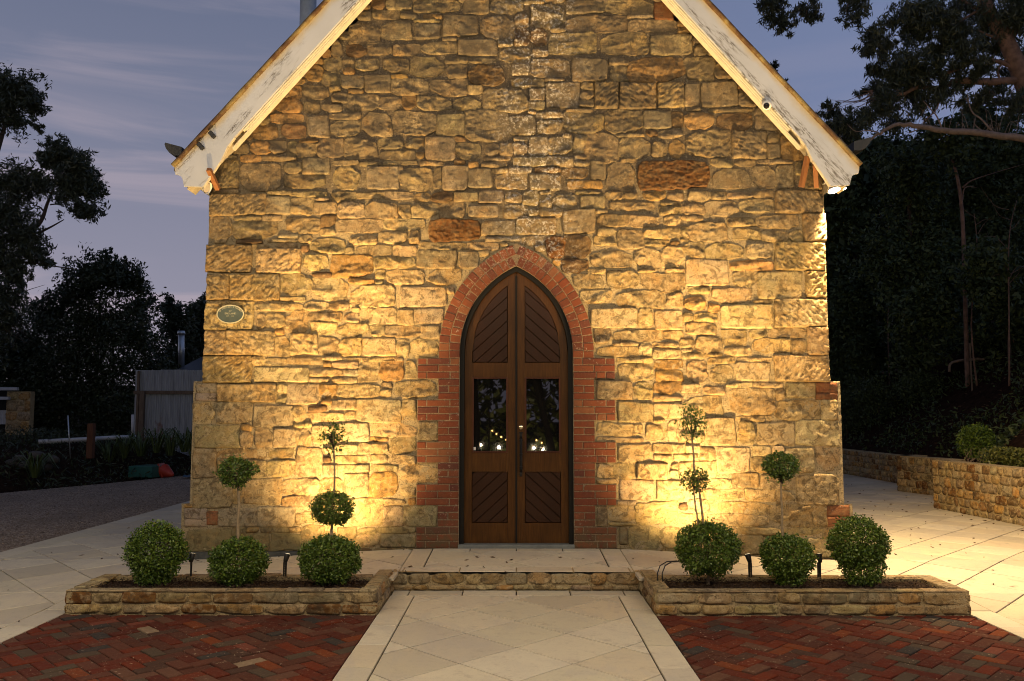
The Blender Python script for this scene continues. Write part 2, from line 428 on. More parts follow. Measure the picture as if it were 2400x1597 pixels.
def area2(p): return sum(p[i][0]*p[(i+1) % len(p)][1]-p[(i+1) % len(p)][0]*p[i][1] for i in range(len(p)))/2
def clip(sub, reg):
    """Sutherland-Hodgman: a polygon clipped to a convex anticlockwise region"""
    outp = list(sub)
    for i in range(len(reg)):
        a, b = reg[i], reg[(i+1) % len(reg)]
        ins = lambda p: (b[0]-a[0])*(p[1]-a[1])-(b[1]-a[1])*(p[0]-a[0]) >= -1e-9
        inp, outp = outp, []
        for k in range(len(inp)):
            p, q = inp[k-1], inp[k]
            if ins(p) != ins(q):
                dp = (b[0]-a[0])*(p[1]-a[1])-(b[1]-a[1])*(p[0]-a[0]); dq = (b[0]-a[0])*(q[1]-a[1])-(b[1]-a[1])*(q[0]-a[0])
                t = dp/(dp-dq); outp.append((p[0]+(q[0]-p[0])*t, p[1]+(q[1]-p[1])*t))
            if ins(q): outp.append(q)
        if not outp: return []
    return outp
def inset(poly, d):
    """each edge of a convex anticlockwise polygon moved inwards by d"""
    n = len(poly); lines = []
    for i in range(n):
        (x0, y0), (x1, y1) = poly[i], poly[(i+1) % n]
        L = math.hypot(x1-x0, y1-y0) or 1e-9; nx, ny = -(y1-y0)/L, (x1-x0)/L
        lines.append((nx, ny, nx*(x0+nx*d)+ny*(y0+ny*d)))
    o = []
    for i in range(n):
        a, b = lines[i-1], lines[i]; det = a[0]*b[1]-a[1]*b[0]
        if abs(det) < 1e-3: o.append((poly[i][0]+b[0]*d, poly[i][1]+b[1]*d)); continue
        o.append(((a[2]*b[1]-a[1]*b[2])/det, (a[0]*b[2]-a[2]*b[0])/det))
    return o
def clean(poly, e=.004):
    o = []
    for p in poly:
        if not o or math.hypot(p[0]-o[-1][0], p[1]-o[-1][1]) > e: o.append(p)
    if len(o) > 1 and math.hypot(o[0][0]-o[-1][0], o[0][1]-o[-1][1]) < e: o.pop()
    return o
def slab_verts(poly, zf, top, bot, bev):
    """a flat piece: polygon in plan, z from a function plus offsets"""
    inn = inset(poly, bev); n = len(poly)
    V = [(x, y, zf(x, y)+bot) for x, y in poly]+[(x, y, zf(x, y)+top-bev) for x, y in poly]+[(x, y, zf(x, y)+top) for x, y in inn]
    F = [tuple(range(2*n, 3*n))]
    for k in (0, n):
        for i in range(n): j = (i+1) % n; F.append((k+i, k+j, k+n+j, k+n+i))
    return V, F

def pn(x, y, seed=0):
    """gradient noise on arrays, about -1..1"""
    x = np.asarray(x, float); y = np.asarray(y, float)
    xi = np.floor(x).astype(np.int64); yi = np.floor(y).astype(np.int64); xf = x-xi; yf = y-yi
    def g(ix, iy, dx, dy):
        h = (ix*374761393+iy*668265263+seed*1442695041) & 0xffffffff
        h = ((h ^ (h >> 13))*1274126177) & 0xffffffff; h = h ^ (h >> 16)
        a = (h & 0xffff)/65535.0*2*np.pi
        return np.cos(a)*dx+np.sin(a)*dy
    u = xf*xf*xf*(xf*(xf*6-15)+10); v = yf*yf*yf*(yf*(yf*6-15)+10)
    n0 = g(xi, yi, xf, yf)*(1-u)+g(xi+1, yi, xf-1, yf)*u
    n1 = g(xi, yi+1, xf, yf-1)*(1-u)+g(xi+1, yi+1, xf-1, yf-1)*u
    return (n0*(1-v)+n1*v)*1.5
def fbm(x, y, seed=0, o=4):
    s = 0; a = 1
    for k in range(o): s = s+a*pn(x*2**k, y*2**k, seed+k*17); a *= .5
    return s/1.6
def sstep(a, b, x):
    t = np.clip((x-a)/(b-a), 0, 1); return t*t*(3-2*t)
def grid_faces(nr, nc):
    i = np.arange(nr-1)[:, None]*nc+np.arange(nc-1)[None, :]
    return np.stack([i, i+1, i+1+nc, i+nc], -1).reshape(-1, 4)

STONE_TXT = '''-3832 4124 -3136 4381 p;-3124 4131 -2819 4352 g;-2806 4130 -2530 4333 c;-2520 4130 -2245 4280 g;-3833 3779 -3546 4111 c;-3523 3826 -2966 4045 c;-3516 4058 -3189 4102 c;-3791 4463 -3490 4816 p;-3462 4444 -2953 4786 c;-2679 4649 -2340 4842 g;-2913 4443 -2400 4635 c;-2916 4649 -2688 4796 c;-2476 4870 -2195 5100 c;-3311 5089 -3014 5264 o;-3342 4897 -3101 5065 o;-2946 5113 -2650 5282 d;-2629 5122 -2360 5394 g;-3087 4908 -2883 5075 c;-2871 4889 -2767 5057 c;-2757 4870 -2490 5038 c;-3046 5431 -2712 5613 o;-2701 5607 -2386 5782 c;-2458 5442 -2205 5543 c;-2866 5626 -2716 5790 o;-2670 5845 -2452 6054 o;-2433 5965 -2214 6142 c;-2441 5795 -2218 5952 c;-2345 6155 -2218 6377 c;-3465 4799 -3208 4883 o;-1658 6785 -1333 6911 c;-1306 6746 -723 6901 c;-659 6720 -344 6909 g;-326 6725 89 6908 c;108 6851 357 6907 c;172 6545 613 6837 c;634 6732 1112 6905 g;1132 6713 1738 6904 c;1763 6642 1987 6868 r;-1829 6662 -1488 6772 c;-1471 6663 -1267 6729 c;-1175 6661 -953 6718 o;-1728 6403 -1338 6624 c;-1275 6393 -969 6597 g;-926 6430 -491 6708 g;-455 6410 -31 6688 c;-13 6295 169 6531 d;183 6294 399 6532 d;642 6482 1385 6702 c;1424 6481 2029 6635 c;-1294 6610 -971 6648 c;418 6179 997 6456 c;1073 6187 1657 6455 c;1716 6186 2225 6441 f;-2115 6356 -1743 6625 c;-1880 6185 -1593 6338 c;-1540 6184 -1216 6337 c;-1190 6202 -766 6355 c;-739 6172 -251 6383 g;-233 6286 -49 6391 c;-196 6080 171 6267 c;199 6161 404 6266 c;-2034 5976 -1756 6129 c;-1666 5945 -1370 6147 c;-1344 5880 -917 6156 c;-906 6078 -618 6155 c;-866 5872 -617 6060 c;-591 5791 -159 6061 d;-600 6074 -270 6135 c;-49 5925 161 6066 g;189 5896 665 6133 c;703 5823 1158 6132 g;1180 6048 1429 6141 c;1179 5828 1405 6034 c;1443 5820 2103 6159 o;-2207 5750 -1927 5921 g;-1911 5693 -1596 5932 g;-1581 5881 -1378 5929 o;-1571 5675 -1129 5863 c;-1066 5655 -628 5859 c;-615 5662 -422 5778 c;-49 5766 353 5878 c;381 5490 789 5809 g;170 5587 353 5753 g;822 5718 975 5809 c;816 5605 974 5704 c;803 5490 973 5592 c;994 5480 1273 5809 p;1304 5479 1757 5807 p;1789 5497 2103 5807 p;-2320 5556 -2143 5694 c;-2127 5477 -1749 5665 c;-1733 5485 -1447 5646 c;-1431 5476 -1273 5662 d;-1238 5465 -816 5643 c;-799 5465 -460 5616 c;-409 5456 131 5747 c;145 5463 352 5574 g;-2352 5343 -1966 5428 c;-2349 5113 -1963 5318 c;-1931 5122 -1571 5421 c;-1547 5122 -1024 5439 c;-999 5137 -650 5409 g;-625 5080 -104 5444 c;-86 5129 242 5389 g;261 5352 582 5435 c;270 5163 579 5339 c;596 5165 1070 5416 c;1100 5169 1570 5443 c;1601 5217 1935 5442 g;1956 5235 2089 5441 d;-2163 4839 -1758 5093 c;-1735 4968 -1414 5108 c;-1705 4815 -1267 4955 c;-1388 4980 -1168 5101 c;-1142 4818 -785 5109 g;-759 4830 -431 5044 c;-395 4876 -215 5034 c;-202 4875 -42 5043 c;-29 4875 144 5043 c;158 4875 377 5115 g;406 4874 702 5098 c;717 4895 875 5126 c;741 4820 875 4881 c;891 4814 1251 5150 c;1287 4854 1673 5094 c;1689 4854 1865 5049 c;1914 4863 2087 5068 o;1268 5108 1606 5156 c;1789 5095 2089 5198 c;-2302 4443 -1952 4733 c;-1866 4451 -1486 4730 g;-1411 4451 -1046 4735 c;-1030 4460 -937 4710 c;-914 4420 -611 4756 g;-594 4459 -312 4700 g;-1476 4553 -1424 4747 c;-1958 4746 -1702 4795 c;-1667 4760 -1248 4802 c;-1194 4748 -928 4805 c;-594 4718 -485 4793 o;-440 4727 -122 4792 c;-285 4660 -104 4709 c;-258 4458 114 4638 c;-86 4651 186 4727 g;-31 4745 370 4857 g;384 4744 713 4856 c;731 4744 919 4801 c;186 4439 548 4634 g;576 4577 893 4707 d;639 4448 1072 4548 o;933 4561 1110 4800 g;1148 4438 1470 4771 c;1502 4437 2418 4834 b;-2296 4293 -2004 4406 c;-1988 4332 -1642 4406 c;-1625 4322 -1298 4415 c;-1272 4294 -1081 4386 c;-1045 4282 -791 4407 d;-774 4293 -477 4404 g;-464 4274 -176 4422 g;70 4244 274 4422 c;-140 4274 57 4403 c;448 4219 734 4384 c;287 4219 429 4366 c;810 4199 1104 4356 g;749 4374 1072 4411 c;1119 4309 1324 4402 c;1343 4327 1505 4401 c;1596 4292 1856 4401 o;1903 4308 2077 4401 c;-2234 4093 -1901 4268 c;-1886 4083 -1476 4277 c;-1460 4092 -1316 4258 c;-1304 4096 -980 4257 c;-963 4089 -636 4269 c;-592 4091 -230 4238 g;-158 4090 149 4231 c;303 4090 564 4206 c;1170 4171 1719 4280 c;583 3888 977 4182 g;1024 3979 1383 4126 c;1403 3978 1770 4107 c;1792 4125 2049 4217 c;1844 3987 2046 4107 c;-2254 3900 -1655 4066 c;-1639 3936 -1141 4065 c;2145 5835 2512 6148 c;2528 5868 2717 6069 c;2121 5506 2307 5789 g;2340 5496 2786 5817 f;2802 5713 2961 5779 o;2804 5496 3001 5700 c;3009 5193 3302 5491 f;2108 5207 2483 5428 o;2542 5196 2937 5412 d;2434 5440 2970 5474 c;2110 4845 2675 5170 c;2718 4835 3133 5169 p;3155 5032 3301 5149 c;3151 4833 3299 5019 g;3322 4831 3622 5149 o;2439 4723 2717 4823 c;2737 4738 2989 4806 c;2473 4445 2937 4705 c;2962 4445 3232 4725 c;3254 4454 3469 4750 g;3497 4638 3578 4786 c;3594 4444 3812 4731 p;2142 4287 2410 4419 c;2430 4308 2618 4400 c;2638 4330 2943 4400 c;3234 4141 3811 4431 p;2771 4123 3199 4317 c;2963 4329 3204 4418 c;2358 4098 2748 4274 c;2064 4124 2341 4262 c;2982 3954 3509 4109 c;2637 3977 2961 4085 c;2062 4044 2324 4106 c;-3840 3396 -3291 3743 p;-3224 3395 -2685 3689 p;-2654 3413 -2337 3614 c;-2548 3631 -2132 3833 c;-3092 3780 -2714 3813 c;-2703 3769 -2560 3860 c;-2982 3704 -2728 3767 c;-3287 3702 -3089 3742 c;-3837 3052 -3558 3378 p;-3540 3042 -2938 3378 p;-2919 3105 -2544 3368 c;-2522 3051 -2086 3318 c;-3835 2691 -3261 3025 p;-3233 2910 -2641 3006 c;-2630 2916 -2317 3024 c;-3239 2700 -3100 2880 c;-3087 2700 -2876 2896 c;-2868 2655 -2589 2897 c;-2567 2790 -2158 2889 c;-2529 2639 -2216 2772 c;-3842 2371 -3591 2674 p;-3573 2365 -2975 2664 p;-2963 2353 -2781 2592 c;-2774 2378 -2449 2626 p;-2435 2377 -2191 2586 c;-3841 2031 -3254 2353 p;-3249 2237 -3097 2351 c;-3087 2244 -2830 2340 c;-2814 2253 -2386 2333 c;-3212 2036 -2558 2224 f;-2526 2103 -2141 2193 c;-2375 2299 -2150 2353 c;-3919 1908 -3675 2018 l;-3924 1809 -3681 1895 l;-3661 1800 -2951 2013 p;-2938 1901 -2813 2013 c;-2940 1784 -2808 1888 c;-2801 1766 -2421 2013 f;-2413 1834 -2202 2015 o;-3930 1520 -3708 1791 c;-3672 1526 -3233 1782 g;-3209 1486 -2741 1753 f;-2734 1562 -2584 1729 c;-2573 1557 -2114 1656 c;-2716 1484 -2504 1544 c;-3929 1228 -3381 1507 f;-3208 1228 -2967 1472 c;-3368 1228 -3215 1421 c;-2960 1245 -2694 1471 f;-2686 1246 -2498 1470 c;-2491 1287 -2180 1509 f;-2069 3750 -1734 3856 c;-1700 3758 -1364 3887 c;-1330 3751 -1200 3914 c;-1088 3785 -455 4076 b;-428 3857 -13 4041 g;5 3875 491 4077 g;-1995 3619 -1552 3732 c;-1526 3596 -1246 3738 c;-1187 3680 -625 3771 c;-599 3679 -220 3767 c;-1219 3448 -741 3667 g;-715 3439 -480 3666 g;-2281 3330 -1764 3607 o;-1750 3439 -1253 3583 c;-1738 3313 -1629 3422 c;-1612 3240 -1143 3422 c;-1100 3236 -686 3426 c;-2041 2978 -1490 3222 c;-1439 2969 -872 3222 f;-1929 2769 -1470 2960 c;-1459 2744 -1264 2933 g;-1248 2756 -907 2951 g;-2205 2599 -1816 2756 c;-1791 2601 -1631 2744 c;-1619 2583 -1182 2726 c;-1166 2576 -950 2726 f;-1887 2353 -1483 2565 f;-2181 2366 -1902 2565 c;-1473 2359 -1323 2565 c;-1312 2350 -975 2563 c;383 3574 595 3853 b;610 3574 901 3853 d;570 3383 874 3556 d;915 3455 1422 3674 c;1443 3450 1778 3692 c;1796 3455 2058 3716 c;977 3728 1228 3838 c;1257 3710 1569 3938 c;1588 3730 1892 3797 c;1590 3810 2025 3947 c;713 3198 1070 3361 c;893 3374 1098 3438 c;1120 3202 1507 3426 c;1546 3172 2089 3376 c;1523 3389 1708 3437 c;783 3003 1184 3166 c;1248 2960 1827 3159 c;1847 2967 2060 3156 c;916 2700 1484 2947 f;1505 2698 1680 2940 c;1710 2682 2044 2915 f;967 2510 1170 2687 c;1199 2538 1793 2669 c;1813 2570 2052 2665 c;992 2355 1497 2468 c;1197 2481 1499 2525 c;1517 2358 1657 2519 c;1678 2331 2018 2441 c;1256 2067 1671 2260 c;1692 2199 2040 2305 o;1717 2056 2037 2186 o;1248 2273 1663 2332 c;988 1826 1420 2054 g;1440 1844 1664 2021 c;1681 1879 2010 2038 o;1679 1800 2033 1865 c;1251 1553 1662 1791 f;1693 1604 2029 1782 f;984 1367 1537 1530 c;1566 1316 1834 1527 c;987 1308 1547 1359 c;1254 1063 1639 1281 f;1851 1334 1968 1562 c;1659 1171 2045 1284 f;-2257 2206 -1937 2286 c;-1803 2290 -1509 2339 c;-1925 2039 -1681 2270 c;-1671 2054 -1381 2277 o;-1357 2092 -1231 2288 c;-2253 2028 -1953 2090 c;-1488 1833 -980 2041 c;-2192 1844 -1672 2004 c;-2248 1695 -1954 1821 f;-1943 1551 -1420 1820 f;-1410 1579 -1231 1809 c;-1181 1333 -967 1548 g;-1791 1386 -1224 1532 c;-2172 1316 -1801 1538 f;-1921 1170 -1559 1298 c;-1547 1170 -1230 1372 c;-2238 1163 -1933 1274 f;2076 3581 2333 3764 c;2354 3565 2807 3763 c;2848 3562 3175 3761 c;3209 3415 3824 3762 p;2654 3426 3187 3536 o;2109 3221 2630 3552 f;2678 3219 2969 3409 c;3000 3074 3527 3397 f;3582 3074 3822 3402 p;2134 3120 2395 3208 c;2423 3011 2901 3183 c;2929 2995 3151 3056 c;2075 2928 2338 3093 o;2375 2897 2512 2994 o;2194 2778 2477 2884 c;2527 2700 3163 2982 f;3186 2717 3819 3056 p;2061 2787 2175 2895 c;2085 2617 2474 2760 c;2528 2483 2826 2661 c;3107 2581 3557 2686 c;2876 2581 3077 2687 c;2899 2393 3347 2568 c;3379 2393 3551 2563 c;3575 2369 3825 2704 p;2206 2402 2510 2590 c;2559 2358 2876 2468 c;2010 2454 2186 2557 c;2032 2331 2344 2389 c;2688 2047 3099 2269 f;3169 2047 3824 2356 p;2077 2023 2328 2305 c;2368 2038 2656 2242 c;2025 1906 2229 2010 c;2292 1881 2538 1976 c;2904 1970 3256 2020 c;3302 1844 3646 2029 f;3666 1909 3917 2020 r;3661 1826 3914 1896 r;2069 1632 2515 1868 c;2610 1632 3156 1957 c;3178 1826 3278 1957 c;3181 1580 3694 1813 c;3725 1573 3911 1814 f;2303 1273 2656 1606 f;2698 1273 2911 1541 c;2682 1558 3121 1615 c;2936 1273 3368 1545 f;3412 1264 3913 1560 f;2012 1457 2273 1591 c;1982 1297 2279 1439 c;2153 3791 2618 4030 c;2709 3790 3019 3941 c;3058 3775 3376 3909 c;3393 3780 3548 3917 c;3572 3780 3835 4128 p;2041 3791 2130 3974 c;-3933 876 -3648 1215 f;-3922 517 -3446 862 f;-3301 563 -2857 856 f;-3035 876 -2677 1084 c;-2667 900 -2369 1233 c;-3632 1096 -3053 1206 c;-3628 875 -3048 1083 f;-2845 674 -2391 863 c;-2846 527 -2394 656 c;-2377 665 -2086 883 c;-3443 561 -3306 856 c;-4012 380 -3756 499 l;-4002 292 -3754 368 l;-3741 318 -3616 465 r;-3608 292 -3130 503 g;-3123 295 -2682 514 g;-2667 310 -2588 431 c;-2578 327 -2401 474 c;-3999 8 -3447 274 m;-3437 8 -3256 275 m;-3248 8 -2991 207 m;-3085 220 -2750 282 m;-2978 8 -2605 206 m;-2594 122 -2327 298 c;-2384 466 -2118 639 c;-2316 280 -2091 449 c;-2590 9 -2325 110 m;-2163 953 -1791 1031 f;-2078 666 -1787 935 f;-1773 648 -1470 944 o;-1785 1049 -1572 1157 c;-1545 1049 -1228 1157 c;-1422 805 -961 1032 c;-1401 657 -1227 788 c;-2084 302 -1617 631 f;-1607 550 -1346 622 c;-1607 294 -1378 536 g;-1363 294 -966 536 g;-2150 121 -1945 268 c;-1929 52 -1649 190 c;-1638 52 -1395 203 g;-1384 53 -1221 190 g;-1685 216 -1223 280 c;985 865 1147 1032 c;1162 864 1449 1033 c;1469 859 1835 1050 p;982 805 1240 856 c;1252 615 1656 846 f;1712 616 2094 846 f;980 295 1092 528 g;1115 349 1434 534 c;1463 322 1932 589 c;1246 80 1334 278 g;1351 29 1717 291 c;1756 47 2084 287 c;1113 304 1433 336 c;1916 1085 2196 1158 f;2446 937 2825 1248 f;2848 937 3100 1129 c;3121 1059 3241 1252 c;3259 946 3607 1243 f;3629 941 3914 1243 c;2965 740 3372 902 f;3391 556 3910 928 f;2632 748 2947 920 c;2297 755 2602 867 c;1984 885 2424 1068 f;2776 592 3130 727 c;3147 564 3359 725 c;2441 445 3041 579 c;3061 300 3732 543 c;3754 420 4010 539 r;3748 299 4006 407 r;2081 462 2425 598 c;2297 310 3037 432 c;2670 200 3209 286 c;2694 -30 2974 187 f;2992 -47 3383 184 c;3229 199 3678 283 c;3401 -67 3793 158 f;2268 56 2651 279 c;1974 313 2277 449 c;3693 171 3992 286 c;2189 621 2756 735 c;-2874 3895 -2446 4087 c;-2275 -41 -1968 99 c;-2233 1050 -1819 1140 c;-3108 5316 -2678 5414 o;-3026 1102 -2714 1212 c;55 3743 369 3859 c;-2145 6159 -1906 6314 d;-3606 4898 -3367 5050 c;-1739 -39 -1327 28 c;2167 -34 2573 32 c;-2796 4350 -2370 4425 c;1747 -35 2152 32 c;-2298 2923 -2068 3036 c;2875 1145 3097 1256 c;-3191 4809 -2763 4871 c;3860 -33 4016 102 c;2241 1103 2403 1245 c;-2436 3960 -2266 4109 d;-2658 5436 -2487 5589 c;-20 6548 153 6703 c;-1848 6787 -1675 6944 d;2255 6160 2419 6315 c;-2345 896 -2179 1039 g;2357 2265 2667 2337 c;-1763 960 -1453 1028 c;240 4652 554 4725 d;1008 -38 1313 31 d;-1294 -38 -989 27 d;1681 2455 1990 2525 c;-2070 3242 -1754 3311 o;2722 2287 3136 2336 c;-379 3785 41 3835 g;1327 -35 1734 12 c;1672 1063 1893 1153 c;375 6861 609 6962 c;1012 3860 1242 3954 c;-2289 4752 -1971 4817 c;-2116 2773 -1949 2885 c;-2019 6644 -1846 6764 g;-3291 5282 -3119 5401 c;2121 756 2280 865 c;767 6918 1198 6961 g;-1335 6921 -904 6967 c;-443 6921 -11 6964 o;1253 6916 1686 6959 o;3037 4768 3460 4810 c;-889 6922 -457 6963 c;-2546 1672 -2319 1740 d;-1927 204 -1701 272 c;-2925 3040 -2608 3091 c;-3790 4395 -3472 4448 c;-395 4805 -77 4857 c;-3485 3757 -3167 3806 d;-3126 4372 -2810 4424 c;2570 1974 2880 2021 c;-3490 5086 -3320 5181 d;2065 1176 2227 1264 g;3645 4745 3810 4841 g;-2433 3852 -2264 3945 c;-2529 3338 -2297 3397 d;1415 6656 1738 6699 g;-2127 2297 -1815 2337 c;637 5431 955 5470 c;13 6919 339 6963 c;-1912 -40 -1749 28 d;-2851 5803 -2677 5877 o;-2115 2119 -1948 2190 g;2053 6464 2221 6538 o;1219 552 1443 599 g;-3163 4058 -2930 4111 g;-2532 2036 -2304 2085 g;369 5831 605 5882 c;-3763 4832 -3525 4884 c;-1787 1319 -1563 1368 o;-2954 3831 -2721 3884 g;2109 46 2225 133 g;-2193 6026 -2066 6124 c;-1660 1860 -1539 1950 c;2122 187 2238 273 c;3117 939 3235 1028 o;-2255 6394 -2126 6493 c;-2096 1588 -1971 1679 c;-2307 132 -2185 222 c;-2491 6159 -2360 6257 o;163 4098 287 4193 c;-1609 6925 -1373 6965 c;1852 3397 2079 3436 c;-2726 5050 -2492 5091 d;1803 4237 2031 4275 c;-3188 5438 -3058 5514 o;-1642 1965 -1517 2033 c;-3357 1444 -3233 1514 o;236 3656 361 3728 c;-3009 5638 -2879 5712 c;-2180 5937 -2052 6011 o;-2573 6072 -2447 6145 o;1643 5121 1768 5194 d;-463 3591 -341 3666 c;3326 5163 3450 5234 o;-29 5056 140 5108 c;-2112 5679 -1941 5732 o;449 6477 620 6531 c;-2351 5714 -2222 5777 c;-2733 222 -2612 280 c;-768 5058 -642 5122 d;-2390 1754 -2266 1814 o;1317 4792 1485 4831 c;3822 118 3980 154 o;2152 5448 2320 5492 c;2357 2351 2523 2388 c;-2505 4296 -2337 4338 c;-930 6369 -757 6413 g;-2346 1052 -2255 1120 d;1874 899 1963 968 c;-1311 548 -1221 619 o;1970 499 2059 570 d;3035 5504 3125 5578 c;-2673 3659 -2578 3732 d;-2121 3638 -2026 3709 c;3647 4854 3740 4928 d;-2350 1174 -2256 1244 c;-1252 4839 -1156 4913 o;1877 979 1966 1048 c;-2369 2215 -2275 2285 o;2245 6329 2337 6404 c;-3418 5196 -3321 5271 c;2587 -27 2675 43 o;2054 6553 2148 6631 o;-853 3132 -763 3205 c;-2968 2615 -2873 2685 o;-3249 224 -3126 270 o;-2033 2900 -1941 2959 c;-2776 5892 -2680 5957 g;1931 3729 2022 3791 d;1756 6880 1847 6947 c;456 3494 548 3558 o;-3711 4898 -3616 4962 c;1678 1547 1798 1586 c;-769 4772 -642 4815 o;624 6918 752 6959 o;1001 4140 1126 4181 g;2036 2402 2156 2441 c;301 4379 427 4421 c;2435 6162 2527 6212 c;-1742 3242 -1650 3290 c;2742 5837 2832 5887 g;-198 3723 -107 3772 c;-1956 6778 -1861 6833 o;-1487 2298 -1395 2336 g;-4023 516 -3933 556 o;593 5110 687 5151 c;155 5411 246 5450 o;-1413 6870 -1045 7104 c;-1025 6870 -742 7104 c;-722 6870 -369 7104 g;-349 6870 255 7104 c;275 6870 625 7104 o;645 6870 1160 7104 g;1180 6870 1413 7104 g;-1102 7124 -712 7436 c;-692 7124 -384 7436 c;-364 7124 -105 7436 o;-85 7124 144 7436 g;164 7124 719 7436 c;739 7124 1102 7436 c;-832 7456 -305 7724 g;-285 7456 315 7724 c;335 7456 832 7724 g;-621 7744 -56 7949 c;-36 7744 483 7949 c;503 7744 621 7949 c;-317 7969 263 8272 c'''
# ------------------------------------------------------------------ ground levels
def gz(x, y):
    """level of the paving: crowned in front of the door, falling to both sides and towards the viewer"""
    a = abs(x); s = float(sstep(.9, 3.9, a))
    zc = .045+.045*max(-1.0, min(0.0, y/1.3))
    zs = -.085+.105*max(-1.0, min(0.0, y/2.3))
    return zc*(1-s)+zs*s
LOW = -.19

# ------------------------------------------------------------------ stones
TONE = {'c': (.45, .340, .175), 'g': (.385, .315, .195), 'o': (.47, .275, .095), 'd': (.17, .10, .050), 'b': (.165, .062, .014), 'p': (.45, .330, .165),
        'f': (.48, .380, .215), 'l': (.40, .33, .25), 'r': (.30, .115, .055), 'm': (.27, .225, .120)}
def stone_grid(w, h, kind, seed, cell=.0135, back=.03, round_=None, prom=None):
    """one hewn stone: returns local (s, t, out) of a rounded rough face and its grid size"""
    rs = np.random.RandomState(seed)
    nx = max(6, int(w/cell)); nz = max(5, int(h/cell))
    e1 = np.linspace(-1, 1, nx); e2 = np.linspace(-1, 1, nz)
    e1 = np.concatenate([[-1], e1, [1]]); e2 = np.concatenate([[-1], e2, [1]])       # extra ring: the edge that runs into the joint
    u, v = np.meshgrid(e1, e2); nr, nc = u.shape
    ring = np.zeros_like(u, bool); ring[0] = ring[-1] = True; ring[:, 0] = ring[:, -1] = True
    m = min(w, h)
    k = round_ if round_ is not None else {'f': .10, 'g': .10, 'p': .06, 'l': .08, 'r': .05, 'b': .5, 'm': .12}.get(kind, rs.uniform(.12, .42))
    x = u*np.sqrt(1-k*v*v/2)*w/2/math.sqrt(1-k*.15); z = v*np.sqrt(1-k*u*u/2)*h/2/math.sqrt(1-k*.15)
    x = np.clip(x, -w/2, w/2); z = np.clip(z, -h/2, h/2)
    j = {'f': .05, 'g': .05, 'p': .035, 'l': .02, 'r': .01}.get(kind, .10)*m
    c = rs.uniform(-j, j, (2, 2, 2))
    a = (u+1)/2; b = (v+1)/2
    x += (c[0, 0, 0]*(1-a)*(1-b)+c[0, 1, 0]*a*(1-b)+c[1, 0, 0]*(1-a)*b+c[1, 1, 0]*a*b)
    z += (c[0, 0, 1]*(1-a)*(1-b)+c[0, 1, 1]*a*(1-b)+c[1, 0, 1]*(1-a)*b+c[1, 1, 1]*a*b)
    if kind in 'codfg':                                   # broken corners
        for su in (-1, 1):
            for sv in (-1, 1):
                cut_ = rs.uniform(0, .75 if kind in 'cod' else .3)
                t_ = np.maximum(0, u*su+v*sv-(2-cut_))
                x = x-su*t_*.42*min(w, h*1.6)/2; z = z-sv*t_*.42*h/2
    ea = .010 if kind in 'fgplr' else .024
    ea = min(ea, m*.09)
    ox, oz = rs.uniform(0, 90, 2)
    x = x+ea*fbm((x+ox)*8, (z+oz)*8, seed % 97, 4); z = z+ea*fbm((x+oz)*8, (z+ox)*8, seed % 89+5, 4)
    ee = np.maximum(np.abs(u), np.abs(v))
    edge = np.minimum(np.minimum(1-np.abs(u), 1), 1)*w/2; edz = (1-np.abs(v))*h/2
    dist = np.minimum(edge, edz)
    bw = {'f': .007, 'g': .007, 'p': .008, 'l': .012, 'r': .006}.get(kind, .008); bw = min(bw, m*.3)
    prof = np.sqrt(np.clip(1-(1-np.clip(dist/bw, 0, 1))**2, 0, 1))
    pr = prom if prom is not None else {'f': rs.uniform(.014, .026), 'g': rs.uniform(.014, .03), 'p': rs.uniform(.022, .036), 'l': .014, 'r': .012, 'b': .05, 'm': .014}.get(kind, rs.uniform(.012, .034))
    X = x+ox; Z = z+oz
    if kind == 'p':                                        # punched with a chisel: slanting strokes
        th = rs.choice([-1, 1])*rs.uniform(.5, 1.0); p_ = X*math.cos(th)+Z*math.sin(th); q_ = -X*math.sin(th)+Z*math.cos(th)
        n = (1-np.abs(pn(p_*9, q_*30, seed % 71))*1.8)*.020+pn(p_*18, q_*26, 3)*.010+fbm(X*4, Z*4, 7, 2)*.014
    elif kind in 'fglm':
        n = fbm(X*5, Z*5, seed % 53, 5)*.011+np.minimum(0, fbm(X*9, Z*13, seed % 31, 4)+.10)*.026
    elif kind == 'r':
        n = fbm(X*14, Z*14, seed % 53, 3)*.004
    else:                                                  # rock-faced: ledges and hollows
        th = rs.uniform(-.7, .7); p_ = X*math.cos(th)+Z*math.sin(th); q_ = -X*math.sin(th)+Z*math.cos(th)
        rough = rs.uniform(.4, .95)
        n = fbm(p_*4, q_*6, seed % 61, 4)*.013*rough+(.5-np.abs(pn(p_*7, q_*15, seed % 43)))*.013*rough+pn(p_*24, q_*34, 9)*.010+pn(p_*48, q_*60, 4)*.005
        fac = np.full_like(x, 9.)
        for _ in range(8): fac = np.minimum(fac, rs.uniform(.006, .03)+(x-rs.uniform(-.4, .4)*w)*rs.uniform(-.30, .30)+(z-rs.uniform(-.4, .4)*h)*rs.uniform(-.6, .6))
        n = n+np.maximum(fac, -.03)*(.5+.6*rough)
        lz = (Z*9+X*rs.uniform(-2, 2)+pn(X*3, Z*3, 5)*1.2); n = n+(np.floor(lz)-lz+.5)*.010*rs.choice([0, 1, 1])   # bedding ledges
    n = n+x/w*rs.uniform(-.022, .022)+z/h*rs.uniform(-.022, .022)
    y = prof*(pr+n)
    y = np.where(ring, -back, np.maximum(y, -.004))
    return x, z, y, nr, nc
def tone_of(kind, rs):
    t = np.array(TONE[kind]); t = t*rs.uniform(.52, 1.0); return np.clip(t*(1+rs.uniform(-.07, .07, 3)*np.array((.6, .8, 1.6))), .01, .9)

